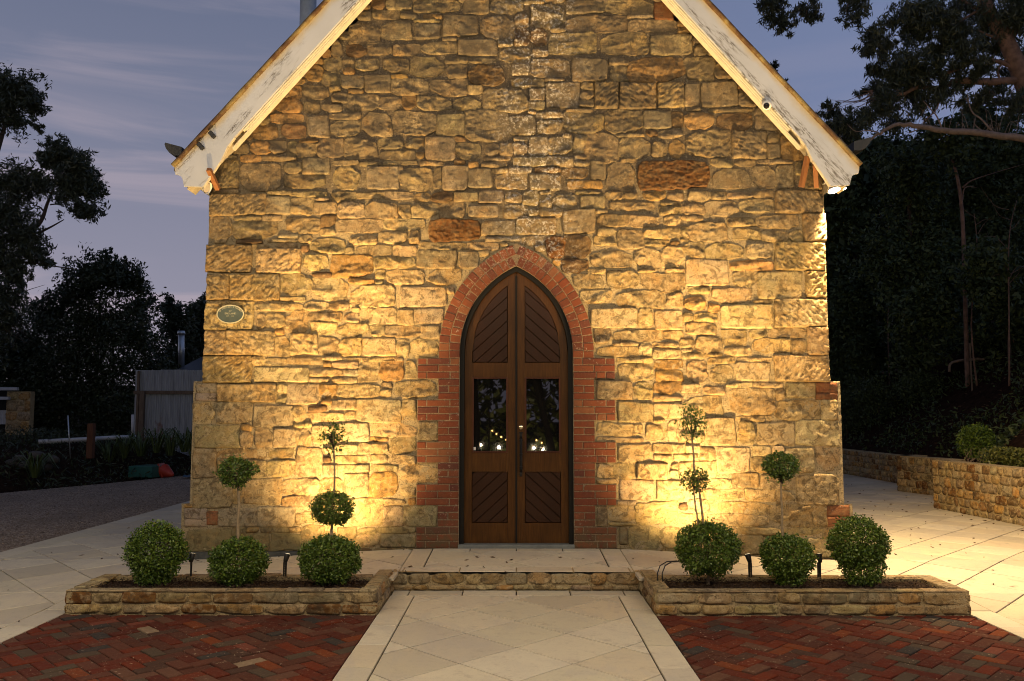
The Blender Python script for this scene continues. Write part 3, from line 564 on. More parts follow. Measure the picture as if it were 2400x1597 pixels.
STONES = [s.split() for s in STONE_TXT.split(';')]
STONES = [(int(s[0])/1000, int(s[1])/1000, int(s[2])/1000, int(s[3])/1000, s[4]) for s in STONES]
STONES.sort(key=lambda s: -(s[2]-s[0])*(s[3]-s[1])*(1 if (s[1]+s[3])/2 < 6.85 else .01))

# ------------------------------------------------------------------ the church
church = root('church', (0, 0, 0), 'sandstone gabled church with pointed red brick doorway and white bargeboards', 'church')
EAVE, SL = 4.45, 1.066
def half_width(z):
    return np.where(z < .565, 4.06, np.where(z < 2.045, 3.962, np.where(z < EAVE+.12, 3.838, 3.95-(z-EAVE)/SL+.12)))
ARC_C, ARC_Z, ARC_R = .485, 2.4, 1.175
def in_arch(x, z, r):
    a = np.abs(x)
    return np.where(z > ARC_Z, (a+ARC_C)**2+(z-ARC_Z)**2 < r*r, a < r-ARC_C)
zs = np.unique(np.concatenate([np.linspace(-.35, 8.2, 275), [.564, .566, 2.044, 2.046]]))
us = np.linspace(-1, 1, 262)
U, Z = np.meshgrid(us, zs); Xw = U*np.maximum(half_width(Z), .05)
Yw = .012-.006*sstep(3.2, 1.6, Z)+.010*fbm(Xw*6, Z*6, 3, 4)+.006*fbm(Xw*22, Z*22, 8, 2)
Fw = grid_faces(*U.shape)
cx = Xw.ravel()[Fw].mean(1); cz = Z.ravel()[Fw].mean(1)
Fw = Fw[~in_arch(cx, cz, ARC_R+.11)]
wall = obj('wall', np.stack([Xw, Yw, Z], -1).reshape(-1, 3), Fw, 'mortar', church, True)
VV, FF, CC, nv = [], [], [], 0
for i, (x0, z0, x1, z1, k) in enumerate(STONES):
    rs = np.random.RandomState(i+11)
    x, z, y, nr, nc = stone_grid(x1-x0+.022, z1-z0+.018, k, i*7+3)
    V = np.stack([x+(x0+x1)/2, -y, z+(z0+z1)/2], -1).reshape(-1, 3)
    edgeside = max(abs(x0), abs(x1)) > float(half_width((z0+z1)/2))-.03
    F = grid_faces(nr, nc); C4 = np.tile(np.append(tone_of(k, rs), {'b': .25, 'd': .35, 'r': .2, 'l': .5, 'm': .5, 'o': .6}.get(k, 1)), (len(V), 1))
    if i < 300:
        obj('stone', V, F, 'stone', wall, False, {'tone': ('FLOAT_COLOR', C4)})
    else:
        VV.append(V); FF.append(F+nv); CC.append(C4); nv += len(V)
obj('small_stone', np.concatenate(VV), np.concatenate(FF), 'stone', wall, False, {'tone': ('FLOAT_COLOR', np.concatenate(CC))}, kind='stuff', label='small packing stones between the larger stones')
# nave behind the front: side walls (their corners carry the front), back wall
nb = MB()
for s in (-1, 1):
    nb.box((s*3.70, 6.05, 2.2), (.24, 12.0, 4.9)); nb.box((s*3.87, .25, 1.0), (.16, .46, 2.05)); nb.box((s*3.97, .25, .25), (.15, .46, .58))
nb.box((0, 12.2, 2.2), (7.6, .3, 4.9))
tone = np.tile((*TONE['c'], 1), (len(nb.V), 1))
obj('side_wall', nb.V, nb.F, 'stone', church, False, {'tone': ('FLOAT_COLOR', tone)})
# dark concrete footing, showing more as the paving falls away to the left
fb = MB(); fb.prism([(-4.02, -.36), (-1.6, -.36), (-1.6, -.005), (-2.6, .0), (-4.02, -.012)], -.055, .05)
fb.obj('footing', 'concrete', church)

# ---- brick dressing round the doorway
sur = MB()
arc_pts = lambda r, n=26, s=1: [(s*(r*math.cos(t)-ARC_C), ARC_Z+r*math.sin(t)) for t in np.linspace(0, math.acos(ARC_C/r), n)]
def band(r0, r1, zbot, y0, y1):
    """a pointed-arch band between two radii with straight jambs"""
    mb = MB()
    for s in (-1, 1):
        a = [(s*(r0-ARC_C), zbot)]+arc_pts(r0, 26, s); b = [(s*(r1-ARC_C), zbot)]+arc_pts(r1, 26, s)
        for i in range(len(a)-1):
            q = [a[i], a[i+1], b[i+1], b[i]]
            if area2(q) < 0: q.reverse()
            mb.prism(q, y0, y1)
    return mb
surm = band(ARC_R+.004, ARC_R+.262, -.02, -.021, .16)
for s in (-1, 1):
    for c in range(0, 27, 6):
        zt_ = 2.33-.085*c; zb_ = max(-.02, zt_-.255); surm.box((s*1.08, .065, (zt_+zb_)/2), (.262, .17, zt_-zb_-.003))
surround = surm.obj('door_surround', 'brick_mortar', church)
brick_cache = {}
def brick_at(cx_, cz_, w_, h_, ang=0.0, parent=None, y=-.026, d=.10, jig=.0016):
    key = (round(w_, 3), round(h_, 3))
    if key not in brick_cache:
        b = .005; x, z = w_/2, h_/2
        V = [(a*x, d, c*z) for a, c in ((-1, -1), (1, -1), (1, 1), (-1, 1))]+[(a*x, b, c*z) for a, c in ((-1, -1), (1, -1), (1, 1), (-1, 1))]
        V += [(a*(x-b)*(1-.02*((i*37) % 3)/3), 0, c*(z-b)) for i, (a, c) in enumerate(((-1, -1), (1, -1), (1, 1), (-1, 1)))]
        F = [(8, 9, 10, 11)]
        for k in (0, 4):
            for i in range(4): j = (i+1) % 4; F.append((k+i, k+j, k+4+j, k+4+i))
        brick_cache[key] = mesh('brick', V, F, 'brick')
    o = bpy.data.objects.new('brick', brick_cache[key]); link(o, parent)
    o.location = np.array((cx_, y+random.uniform(-.004, .004), cz_))-org(parent)
    o.rotation_euler = (random.uniform(-.012, .012), -ang+random.uniform(-.010, .010), random.uniform(-.012, .012))
    return o
random.seed(5)
CO, J = .085, .011
for s in (-1, 1):
    inner = ARC_R-ARC_C+.004
    for c in range(27):
        zc = 2.33-CO*(c+.5)
        wide = (c//3) % 2 == 0
        W_ = .515 if wide else .262
        if wide: cut = [(.115, .285, .115), (.257, .258), (.115, .285, .115)][c % 3] if s < 0 else [(.115, .285, .115), (.257, .258), (.285, .115, .115)][c % 3]
        else: cut = [(.262,), (.131, .131), (.262,)][c % 3]
        x = inner
        for cw in cut:
            brick_at(s*(x+cw/2), zc, cw-J, CO-J, 0, surround); x += cw
    if True:
        for ring_, (r, n) in enumerate(((ARC_R+.066, 16), (ARC_R+.197, 18))):
            t1 = math.acos((ARC_C+.02)/r)
            t0 = -.055
            for i in range(n):
                t = t0+(t1-t0)*(i+.5)/n; wl = r*(t1-t0)/n
                cxx, czz = s*(r*math.cos(t)-ARC_C), ARC_Z+r*math.sin(t)
                brick_at(cxx, czz, .131-J*.7, wl-J*.8, s*t if s > 0 else -t, surround)

# ---- doors
DY = .085
def dz(py): return float(P(1211, py, DY)[2])
band(ARC_R-.052, ARC_R+.004, .03, .03, .15).obj('door_frame', 'black', church)
MB().box((0, .09, .045), (1.40, .26, .07), None, .008).obj('threshold', 'slate', church)
zb, zt0, zt1, zg0, zg1, zp0, zp1 = .085, dz(850.5), dz(884.5), dz(1061.5), dz(884.5), dz(1226), dz(1106)
XO, XA, XB, XI = ARC_R-.053-ARC_C, .545, .105, .004
arcz = lambda x, r: ARC_Z+math.sqrt(max(0, r*r-(abs(x)+ARC_C)**2))
RO, RP = ARC_R-.053, ARC_C+.545
backing = MB(); backing.box((0, .30, 1.75), (1.5, .02, 3.6)); backing.obj('black_backing', 'black', church)  # black sheet: shade of the room behind the doors put into colour
for s in (-1, 1):
    mb = MB()
    outer = [(XO, zb), ]+[(x, arcz(x, RO)) for x in np.linspace(XO, XA, 6)]
    stile = outer+[(XA, zb)]
    def pz(pts): 
        q = [(s*x, z) for x, z in pts]
        return q if area2(q) > 0 else q[::-1]
    mb.prism(pz(stile), DY, DY+.045)
    top = [(x, arcz(x, RO)) for x in np.linspace(XA, XB, 14)]+[(x, arcz(x, RP)) for x in np.linspace(XB, XA, 14)]
    for i in range(13):
        xa, xb = np.linspace(XA, XB, 14)[i], np.linspace(XA, XB, 14)[i+1]
        mb.prism(pz([(xa, arcz(xa, RP)), (xa, arcz(xa, RO)), (xb, arcz(xb, RO)), (xb, arcz(xb, RP))]), DY, DY+.045)
    mb.prism(pz([(XB, zb)]+[(x, arcz(x, RO)) for x in np.linspace(XB, XI, 6)]+[(XI, zb)]), DY, DY+.045)
    for z0, z1 in ((zb, zp0), (zp1, zg0), (zt1, zt0)):
        mb.prism(pz([(XA-.0005, z0), (XB+.0005, z0), (XB+.0005, z1), (XA-.0005, z1)]), DY+.0012, DY+.045)
    door = mb.obj('door', 'door_wood', church, label='left leaf of the double door' if s < 0 else 'right leaf of the double door with lock and pull')
    # chevron boarding
    up_panel = [(XA-.004, zt0+.004), (XB+.004, zt0+.004)][::-1]+[(x, arcz(x, RP)-.004) for x in np.linspace(XA-.004, XB+.004, 14)][::1]
    up_panel = [(s*x, z) for x, z in up_panel]; lo_panel = [(s*x, z) for x, z in ((XA-.004, zp0+.004), (XB+.004, zp0+.004), (XB+.004, zp1-.004), (XA-.004, zp1-.004))]
    for reg in (up_panel, lo_panel):
        reg = reg if area2(reg) > 0 else reg[::-1]
        reg = clean(reg, .002)
        MB().prism(reg, DY+.030, DY+.034).obj('panel_back', 'black', door)
        # boards run diagonally, rising towards the meeting line on both leaves
        dx, dzv = (s*-1)*math.cos(R(42)), math.sin(R(42)); nx, nz_ = -dzv, dx
        pr_ = [p[0]*nx+p[1]*nz_ for p in reg]; q = math.floor(min(pr_)/.112)*.112+.03
        while q < max(pr_):
            c0 = (nx*q, nz_*q); c1 = (nx*(q+.106), nz_*(q+.106))
            quad = [(c0[0]-dx*9, c0[1]-dzv*9), (c0[0]+dx*9, c0[1]+dzv*9), (c1[0]+dx*9, c1[1]+dzv*9), (c1[0]-dx*9, c1[1]-dzv*9)]
            if area2(quad) < 0: quad.reverse()
            pl = clean(clip(quad, reg), .006)
            if len(pl) >= 3 and area2(pl) > .0008:
                inn = inset(pl, .004); n = len(pl)
                V = [(x, DY+.030, z) for x, z in pl]+[(x, DY+.016, z) for x, z in pl]+[(x, DY+.012, z) for x, z in inn]
                F = [tuple(range(2*n, 3*n))]+[(k+i, k+(i+1) % n, k+n+(i+1) % n, k+n+i) for k in (0, n) for i in range(n)]
                obj('plank', V, F, 'panel_wood', door)
            q += .112
    MB().box((s*(XA+XB)/2, DY+.030, (zg0+zg1)/2), (XA-XB-.02, .006, zg1-zg0-.02)).obj('pane', 'glass', door)
    bd = MB()
    for xx in (XA-.010, XB+.010): bd.box((s*xx, DY+.008, (zg0+zg1)/2), (.019, .034, zg1-zg0-.002), None, .003)
    for zz in (zg0+.010, zg1-.010): bd.box((s*(XA+XB)/2, DY+.0085, zz), (XA-XB-.041, .034, .019), None, .003)
    bd.obj('glazing_bead', 'bead_wood', door)
    if s > 0:
        lk = P(1221, 1002, DY)
        mb = MB().tube([(lk[0], DY+.005, lk[2]), (lk[0], DY-.012, lk[2]), (lk[0], DY-.018, lk[2])], [.030, .030, .024], 20); mb.obj('lock', 'brass', door, True)
        h1, h0 = P(1221, 1013, DY)[2], P(1221, 1117, DY)[2]
        mb = MB()
        mb.box((lk[0], DY-.004, (h1+h0)/2), (.034, .008, h1-h0), None, .003)
        mb.tube([(lk[0], DY-.006, h1-.06), (lk[0], DY-.05, h1-.085), (lk[0], DY-.055, h1-.14), (lk[0], DY-.055, h0+.13), (lk[0], DY-.05, h0+.085), (lk[0], DY-.006, h0+.06)], [.011, .012, .013, .013, .012, .011], 10)
        for zz in (h1-.10, (h0+h1)/2, h0+.11): mb.tube([(lk[0], DY-.055, zz-.012), (lk[0], DY-.055, zz+.012)], .020, 12)
        mb.box((lk[0], DY-.008, h1-.006), (.05, .02, .014), None, .004)
        mb.tube([(lk[0], DY-.004, h0+.026), (lk[0], DY-.014, h0+.026)], .013, 12)
        mb.obj('pull_handle', 'iron', door)
    else:
        st = P(1112.5, 1052, DY); MB().box((st[0], DY+.025, st[2]), (.030, .003, .036)).obj('sticker', 'white_plastic', door)
MB().box((0, DY-.006, 1.72), (.022, .02, 3.28), None, .006).obj('meeting_bead', 'black', church)

# ---- roof, bargeboards, eaves
BY = -.30
rake = lambda x, z0: z0-(abs(x))*SL
bo = [P(px, py, BY) for px, py in ((1651, 0), (2014, 387))]
inn_ = [P(px, py, BY) for px, py in ((1600, 20.4), (1790, 231), (1872, 318), (1889, 340), (1907, 377), (1948, 436))]
end_ = [P(px, py, BY) for px, py in ((1992, 434.5), (1993.5, 424), (1997, 413), (2004, 408), (2012.4, 406.3))]
apex_o = bo[0][2]+bo[0][0]*(bo[0][2]-bo[1][2])/(bo[1][0]-bo[0][0])
sl_i = (inn_[0][2]-inn_[2][2])/(inn_[2][0]-inn_[0][0]); apex_i = inn_[0][2]+inn_[0][0]*sl_i
outer_sl = (bo[0][2]-bo[1][2])/(bo[1][0]-bo[0][0])
for s in (-1, 1):
    lo = [(inn_[k][0], inn_[k][2]) for k in (2, 3, 4, 5)]
    en = [(p[0], p[2]) for p in end_]
    ou = (bo[1][0], bo[1][2])
    # the board in strips along its length so that wear can follow the grain
    us_ = np.linspace(0, 1, 30)
    prof = []
    for q in us_:
        x_o = ou[0]*q; prof.append(((x_o, apex_o-outer_sl*x_o), None))
    V, F, A = [], [], []
    def inner_at(x):
        if x <= lo[0][0]: return apex_i-sl_i*x
        for a, b in zip(lo[:-1], lo[1:]):
            if x <= b[0]: return a[1]+(b[1]-a[1])*(x-a[0])/(b[0]-a[0])
        return lo[-1][1]
    th = math.atan(outer_sl); nrm = np.array((math.sin(th), math.cos(th))); tang = np.array((math.cos(th), -math.sin(th)))
    xs_ = np.concatenate([np.linspace(0, lo[0][0], 24), [p[0] for p in lo[1:]]])
    poly_in = [(x, inner_at(x)) for x in xs_]
    xs_b = np.concatenate([np.linspace(0, lo[0][0], 40), [p[0] for p in lo[1:]]]); rows_ = 9
    # foot of the board: outer edge runs on to the end, inner edge follows the curve
    outs = []
    for k_, x in enumerate(xs_b):
        f_ = k_/(len(xs_b)-1); xo = ou[0]*f_**1.0 if f_ < 1 else ou[0]
        outs.append((xo, apex_o-outer_sl*xo))
    inns = [(x, inner_at(x)) for x in xs_b]
    V, F, al = [], [], []
    def wear(p): rel = np.array((p[0], p[1]-apex_o)); return (float(rel@tang)+s*3, .5+float(rel@nrm), 0)
    for yy in (BY, BY+.035):
        for (xo, zo), (xi, zi) in zip(outs, inns):
            for r_ in range(rows_):
                f_ = r_/(rows_-1); p_ = (xi+(xo-xi)*f_, zi+(zo-zi)*f_); V.append((s*p_[0], yy, p_[1])); al.append(wear(p_))
    nb_ = len(outs)*rows_
    for k_ in range(len(outs)-1):
        for r_ in range(rows_-1):
            q = (k_*rows_+r_, k_*rows_+r_+1, (k_+1)*rows_+r_+1, (k_+1)*rows_+r_)
            F.append(q if s < 0 else q[::-1]); F.append(tuple(i+nb_ for i in (q[::-1] if s < 0 else q)))
        for r_ in (0, rows_-1): F.append((k_*rows_+r_, (k_+1)*rows_+r_, (k_+1)*rows_+r_+nb_, k_*rows_+r_+nb_))
    # shaped end
    last = [((len(outs)-1)*rows_+r_) for r_ in range(rows_)]
    tail = [inns[-1]]+[en[0], en[1], en[2], en[3], en[4]]+[outs[-1]]
    b0 = len(V)
    for yy in (BY-.0015, BY+.034):
        for p_ in tail: V.append((s*p_[0], yy, p_[1])); al.append(wear(p_))
    n_t = len(tail); f1 = tuple(range(b0, b0+n_t)); F.append(f1 if s > 0 else f1[::-1])
    for i in range(n_t): j = (i+1) % n_t; F.append((b0+i, b0+j, b0+j+n_t, b0+i+n_t))
    along = np.array(al)
    class _B: pass
    mb = _B(); mb.V = V; mb.F = F
    board = obj('bargeboard', mb.V, mb.F, 'paint', church, False, {'along': ('FLOAT_VECTOR', along)}, label='right bargeboard with flaking white paint' if s > 0 else 'left bargeboard with flaking white paint')
    # rolled capping on the roof edge
    cp = MB()
    n_ = 36
    pts = []
    for q in np.linspace(0, 1, n_):
        x = ou[0]*q*1.003; pts.append((s*(x+.006), BY-.012+.004*math.sin(q*60), apex_o-outer_sl*x+.012))
    cp.tube(pts, .030, 8)
    cap = cp.obj('roof_capping', 'cap', church, True)
    if s < 0:
        for px, py in ((497, 316), (470, 343)):
            c = P(px, py, BY-.03); mbk = MB().box(c, (.085, .05, .05), Matrix.Rotation(-s*th, 3, 'Y') @ Matrix.Identity(3), .004); mbk.obj('capping_clip', 'gutter', cap)
    # three stepped battens under the board, back to the wall
    L0 = 0.0; x1 = lo[0][0]-.02
    for k, (yy, dn, hh) in enumerate(((BY+.040, -.013, .011), (BY+.062, -.028, .012), (BY+.084, -.044, .013))):
        xe = x1-.06 if k < 2 else lo[1][0]
        if s < 0 and k == 1: xe -= .02
        a = np.array((0, apex_i)); b = np.array((xe, apex_i-sl_i*xe)); t2 = (b-a)/np.linalg.norm(b-a); n2 = np.array((-t2[1], t2[0])); n2 = n2 if n2[1] > 0 else -n2
        q = [a+n2*dn, b+n2*dn, b+n2*(dn+hh), a+n2*(dn+hh)]
        q = [(s*p[0], p[1]) for p in q]; q = q if area2(q) > 0 else q[::-1]
        MB().prism(q, yy, yy+.10).obj('batten', 'batten', board)
    # lower edge lining of the curved foot
    ln = MB()
    for a, b in zip(lo[:-1], lo[1:]):
        q = [(s*a[0], a[1]-.012), (s*b[0]-s*.012, b[1]-.004), (s*b[0], b[1]+.01), (s*a[0], a[1]+.004)]
        q = q if area2(q) > 0 else q[::-1]; ln.prism(q, BY+.002, BY+.05)
    ln.obj('edge_lining', 'batten', board)
    # roof slope and soffit
    rf = MB()
    e0 = (ou[0]+.02, apex_o-outer_sl*(ou[0]+.02)); tpk = .055
    q = [(s*0.0, apex_o-.03), (s*e0[0], e0[1]-.03), (s*(e0[0]), e0[1]-.03+tpk*.0+.035), (s*0.0, apex_o+.012)]
    q = q if area2(q) > 0 else q[::-1]
    rf.prism(q, BY+.037, 12.6)
    rf.obj('roof', 'roof', church)
    so = MB(); zz0 = apex_i+.03
    q = [(0.0, zz0), (s*4.02, zz0-sl_i*4.02), (s*4.02, zz0-sl_i*4.02+.02), (0, zz0+.02)]
    q = q if area2(q) > 0 else q[::-1]; so.prism(q, BY+.05, .02); so.obj('soffit', 'soffit', church)
    # boxed eave end and fascia going back along the side
    bx = MB(); bx.box((s*3.98, 6.2, 4.56), (.22, 12.1, .03)); bx.box((s*4.085, 6.2, 4.60), (.025, 12.1, .10)); bx.obj('eave_box', 'batten', church)
    # gutter: quarter-round section, its end showing beside the capping
    gc = P(424, 364, .1) if s < 0 else P(2003, 352, .1)
    gx = abs(gc[0]); gzv = gc[2]
    sec = [(gx-.13, gzv+.01), (gx+.075, gzv+.065), (gx+.085, gzv+.045), (gx+.065, gzv-.01), (gx+.02, gzv-.065), (gx-.05, gzv-.10), (gx-.13, gzv-.10)]
    sec = [(s*x, z) for x, z in sec]; sec = sec if area2(sec) > 0 else sec[::-1]
    MB().prism(sec, -.2, 12.3).obj('gutter', 'gutter', church)
# timber struts at the eaves corners
def strut(a, b, w_=.055, d_=.05):
    a = Vector(a); b = Vector(b); ax = (b-a); L = ax.length; q = ax.to_track_quat('Z', 'Y').to_matrix()
    MB().box((a+b)/2, (w_, d_, L), q, .004).obj('eaves_strut', 'strut_wood', church)
strut(P(489, 397, -.36), P(511, 444, -.08)); strut(P(1893, 366, -.20), P(1878, 439, -.10)); strut(P(1910, 380, -.20), P(1914, 441, -.10))
# stove flue through the left roof slope
fl = P(722, 30, 2.2)
MB().tube([(fl[0], 2.2, 5.2), (fl[0], 2.2, 9.3)], .125, 28).obj('flue_pipe', 'flue', church, True)
# ------------------------------------------------------------------ ground, paving, gravel
def sheet(name, mat, x0, x1, y0, y1, zf, n=(2, 2), label=None, kind='structure', parent=None, **kw):
    xs, ys = np.linspace(x0, x1, n[0]), np.linspace(y0, y1, n[1]); X, Y = np.meshgrid(xs, ys)
    Zf = np.vectorize(zf)(X, Y)
    o = obj(name, np.stack([X, Y, Zf], -1).reshape(-1, 3), grid_faces(*X.shape), mat, parent, True)
    if kind: o['kind'] = kind
    if label: o['label'] = label
    return o
def bank(x, y):
    """the whole site: flat round the church, a planted bank to the left, a hillside to the right, falling away behind the viewer"""
    z = -.30
    dl = (-(x+10.3)+(y-11)*.42)                      # distance past the edge of the gravel
    z += float(sstep(0, 3.5, dl))*1.05+max(0.0, dl-3)*.02
    fr = max(0.0, x-8.1-1.45*float(sstep(5.2, 8.2, y)))
    z += float(sstep(0, .4, fr))*.72*float(sstep(-5, 1, y))+(min(4.0, max(0.0, fr-.35))*.85+max(0.0, fr-4.35)*.28)*float(sstep(-4, 7, y))
    z += max(0.0, y-17)*.02
    z -= 1.7*float(sstep(-9, -18, y))
    return z+.08*math.sin(x*.7+y*.4)*math.sin(y*.5)*float(sstep(9, 12, abs(x)+max(0, y-10)))
def on_bank(px, py):
    """where the view through (px, py) meets the ground"""
    for Y in np.linspace(1, 40, 800):
        p = P(px, py, Y)
        if p[2] <= bank(p[0], Y): return p
    return P(px, py, 20)
gx_ = np.concatenate([np.linspace(-300, -40, 10)[:-1], np.linspace(-40, -18, 12)[:-1], np.linspace(-18, 22, 120), np.linspace(22, 45, 16)[1:], np.linspace(45, 300, 10)[1:]])
gy_ = np.concatenate([np.linspace(-300, -30, 12)[:-1], np.linspace(-30, 34, 150), np.linspace(34, 300, 18)[1:]])
Xg, Yg = np.meshgrid(gx_, gy_); Zg = np.vectorize(bank)(Xg, Yg)
g = obj('ground', np.stack([Xg, Yg, Zg], -1).reshape(-1, 3), grid_faces(*Xg.shape), 'hill_soil', None, True)
g['kind'] = 'structure'; g['label'] = 'dark soil of the garden bank and hillside'
# gravel yard to the left
gp = [(-6.45, -7), (-6.45, 14.6), (-8.9, 14.6), (-9.25, 13.7), (-10.2, 11), (-11.4, 8.3), (-13.2, 5), (-14.5, 0), (-14.5, -7)]
gc_ = (-8.6, 4.0)
o = obj('gravel_yard', [(x, y, -.115) for x, y in gp], [tuple(range(len(gp)))], 'gravel'); o['kind'] = 'structure'; o['label'] = 'grey crushed gravel yard left of the church'
rs = np.random.RandomState(3)
n = 9000; gxp = rs.uniform(-14, -6.5, n); gyp = rs.uniform(-3, 14.4, n)
dl = (-(gxp+10.3)+(gyp-11)*.42); k = dl < -.1; gxp, gyp = gxp[k], gyp[k]; n = len(gxp)
sz = rs.uniform(.008, .022, n); base = np.array([(1, 0, 0), (-.5, .8, 0), (-.5, -.8, 0), (0, 0, .9)])
ang = rs.uniform(0, 6.28, n); ca, sa = np.cos(ang), np.sin(ang)
Vp = np.zeros((n, 4, 3)); Vp[:, :, 0] = (base[None, :, 0]*ca[:, None]-base[None, :, 1]*sa[:, None])*sz[:, None]+gxp[:, None]
Vp[:, :, 1] = (base[None, :, 0]*sa[:, None]+base[None, :, 1]*ca[:, None])*sz[:, None]+gyp[:, None]; Vp[:, :, 2] = base[None, :, 2]*sz[:, None]-.113
Fp = (np.arange(n)[:, None, None]*4+np.array([(0, 1, 3), (1, 2, 3), (2, 0, 3)])[None]).reshape(-1, 3)
o = obj('loose_gravel', Vp.reshape(-1, 3), Fp, 'gravel', None); o['kind'] = 'stuff'; o['label'] = 'loose stones lying over the gravel yard'; o['category'] = 'gravel'

# ---- sandstone paving
pav = obj('pavement', *(lambda X, Y: (np.stack([X, Y, np.vectorize(lambda x, y: gz(x, y)-.016)(X, Y)], -1).reshape(-1, 3), grid_faces(*X.shape)))(*np.meshgrid(np.linspace(-6.5, 9.6, 90), np.linspace(-1.3, 20, 70))), 'joint', None, True)
pav['kind'] = 'structure'; pav['label'] = 'cream sandstone paving round the church'
for s in (-1, 1):
    x0, x1 = (-6.5, -4.17) if s < 0 else (4.17, 9.6)
    sheet('pavement_bed', 'joint', *sorted((s*1.27, s*4.17)), -1.60, -1.3, lambda x, y: gz(x, y)-.016, (12, 3), kind=None, parent=pav)
    sheet('pavement_bed', 'joint', x0, x1, -7, -1.3, lambda x, y: gz(x, y)-.016, (6, 12), kind=None, parent=pav)
random.seed(21)
def lay(region, size, rot, parent, zf, name='flagstone', gap=.014, mat='paver', bond=False, thick=.03, org_=(0, 0), bev=.003, jig=.0015):
    region = region if area2(region) > 0 else region[::-1]
    ca, sa = math.cos(rot), math.sin(rot); a, b = size
    pr = [((p[0]-org_[0])*ca+(p[1]-org_[1])*sa, -(p[0]-org_[0])*sa+(p[1]-org_[1])*ca) for p in region]
    i0, i1 = math.floor(min(p[0] for p in pr)/a)-1, math.ceil(max(p[0] for p in pr)/a)+1
    j0, j1 = math.floor(min(p[1] for p in pr)/b)-1, math.ceil(max(p[1] for p in pr)/b)+1
    for j in range(j0, j1):
        for i in range(i0, i1):
            off = (a*.5 if (bond and j % 2) else 0)
            q = [(i*a+off, j*b), ((i+1)*a+off, j*b), ((i+1)*a+off, (j+1)*b), (i*a+off, (j+1)*b)]
            q = inset(q, gap/2)
            q = [(x*ca-y*sa+org_[0], x*sa+y*ca+org_[1]) for x, y in q]
            pl = clean(clip(q, region), .012)
            if len(pl) < 3 or area2(pl) < .004: continue
            t = random.uniform(-jig, jig)
            V, F = slab_verts(pl, zf, t, t-thick, bev)
            obj(name, V, F, mat, parent)
WY = -.07
lay([(-.99, -1.06), (.99, -1.06), (.99, WY-.16), (-.99, WY-.16)], (.6, .6), R(45), pav, gz)                # centre of the terrace
for s in (-1, 1):
    lay([(s*1.0, -1.06), (s*1.235, -1.06), (s*1.235, WY), (s*1.0, WY)], (.62, .62), 0, pav, gz, org_=(s*1.0, -1.06))
lay([(-1.235, -1.30), (1.235, -1.30), (1.235, -1.067), (-1.235, -1.067)], (.60, .6), 0, pav, gz, org_=(.0, -1.30))
lay([(-.99, WY-.155), (.99, WY-.155), (.99, WY), (-.99, WY)], (.55, .3), 0, pav, gz, org_=(0, WY-.155))
for s in (-1, 1):
    lay([(s*1.243, -1.585), (s*6.15, -1.585), (s*6.15, WY), (s*1.243, WY)] if s < 0 else [(1.243, -1.585), (9.4, -1.585), (9.4, WY), (1.243, WY)], (.6, .6), R(45), pav, gz, org_=(.13, .2))
    o1 = 6.15 if s < 0 else 9.4
    lay([(s*4.45, -6.5), (s*o1, -6.5), (s*o1, -1.591), (s*4.45, -1.591)], (.6, .6), R(45), pav, gz, org_=(.13, .2))
    lay([(s*4.18, -6.5), (s*4.444, -6.5), (s*4.444, -1.591), (s*4.18, -1.591)], (.4, .6), 0, pav, gz, org_=(s*4.18, -1.6))
    lay([(s*4.09, WY+.006), (s*o1, WY+.006), (s*o1, 15.0 if s > 0 else 14.4), (s*4.09, 15.0 if s > 0 else 14.4)], (.6, .6), R(45), pav, gz, org_=(.13, .2))
lay([(-6.48, -6.5), (-6.156, -6.5), (-6.156, 14.4), (-6.48, 14.4)], (.4, .8), 0, pav, gz, org_=(-6.5, 0))

# ---- path, one step down
lowf = lambda x, y: LOW
path = sheet('path', 'joint', -1.285, 1.285, -7.5, -1.30, lambda x, y: LOW-.016, (2, 2), 'cream sandstone path leading up to the door')
lay([(-1.03, -7.4), (1.03, -7.4), (1.03, -1.545), (-1.03, -1.545)], (.6, .6), R(45), path, lowf, org_=(0, -1.72))
for s in (-1, 1): lay([(s*1.037, -7.4), (s*1.28, -7.4), (s*1.28, -1.545), (s*1.037, -1.545)], (.3, .6), 0, path, lowf, org_=(s*1.037, -1.545))
lay([(-1.275, -1.54), (1.275, -1.54), (1.275, -1.315), (-1.28, -1.315)], (.555, .3), 0, path, lowf, org_=(.0, -1.54))

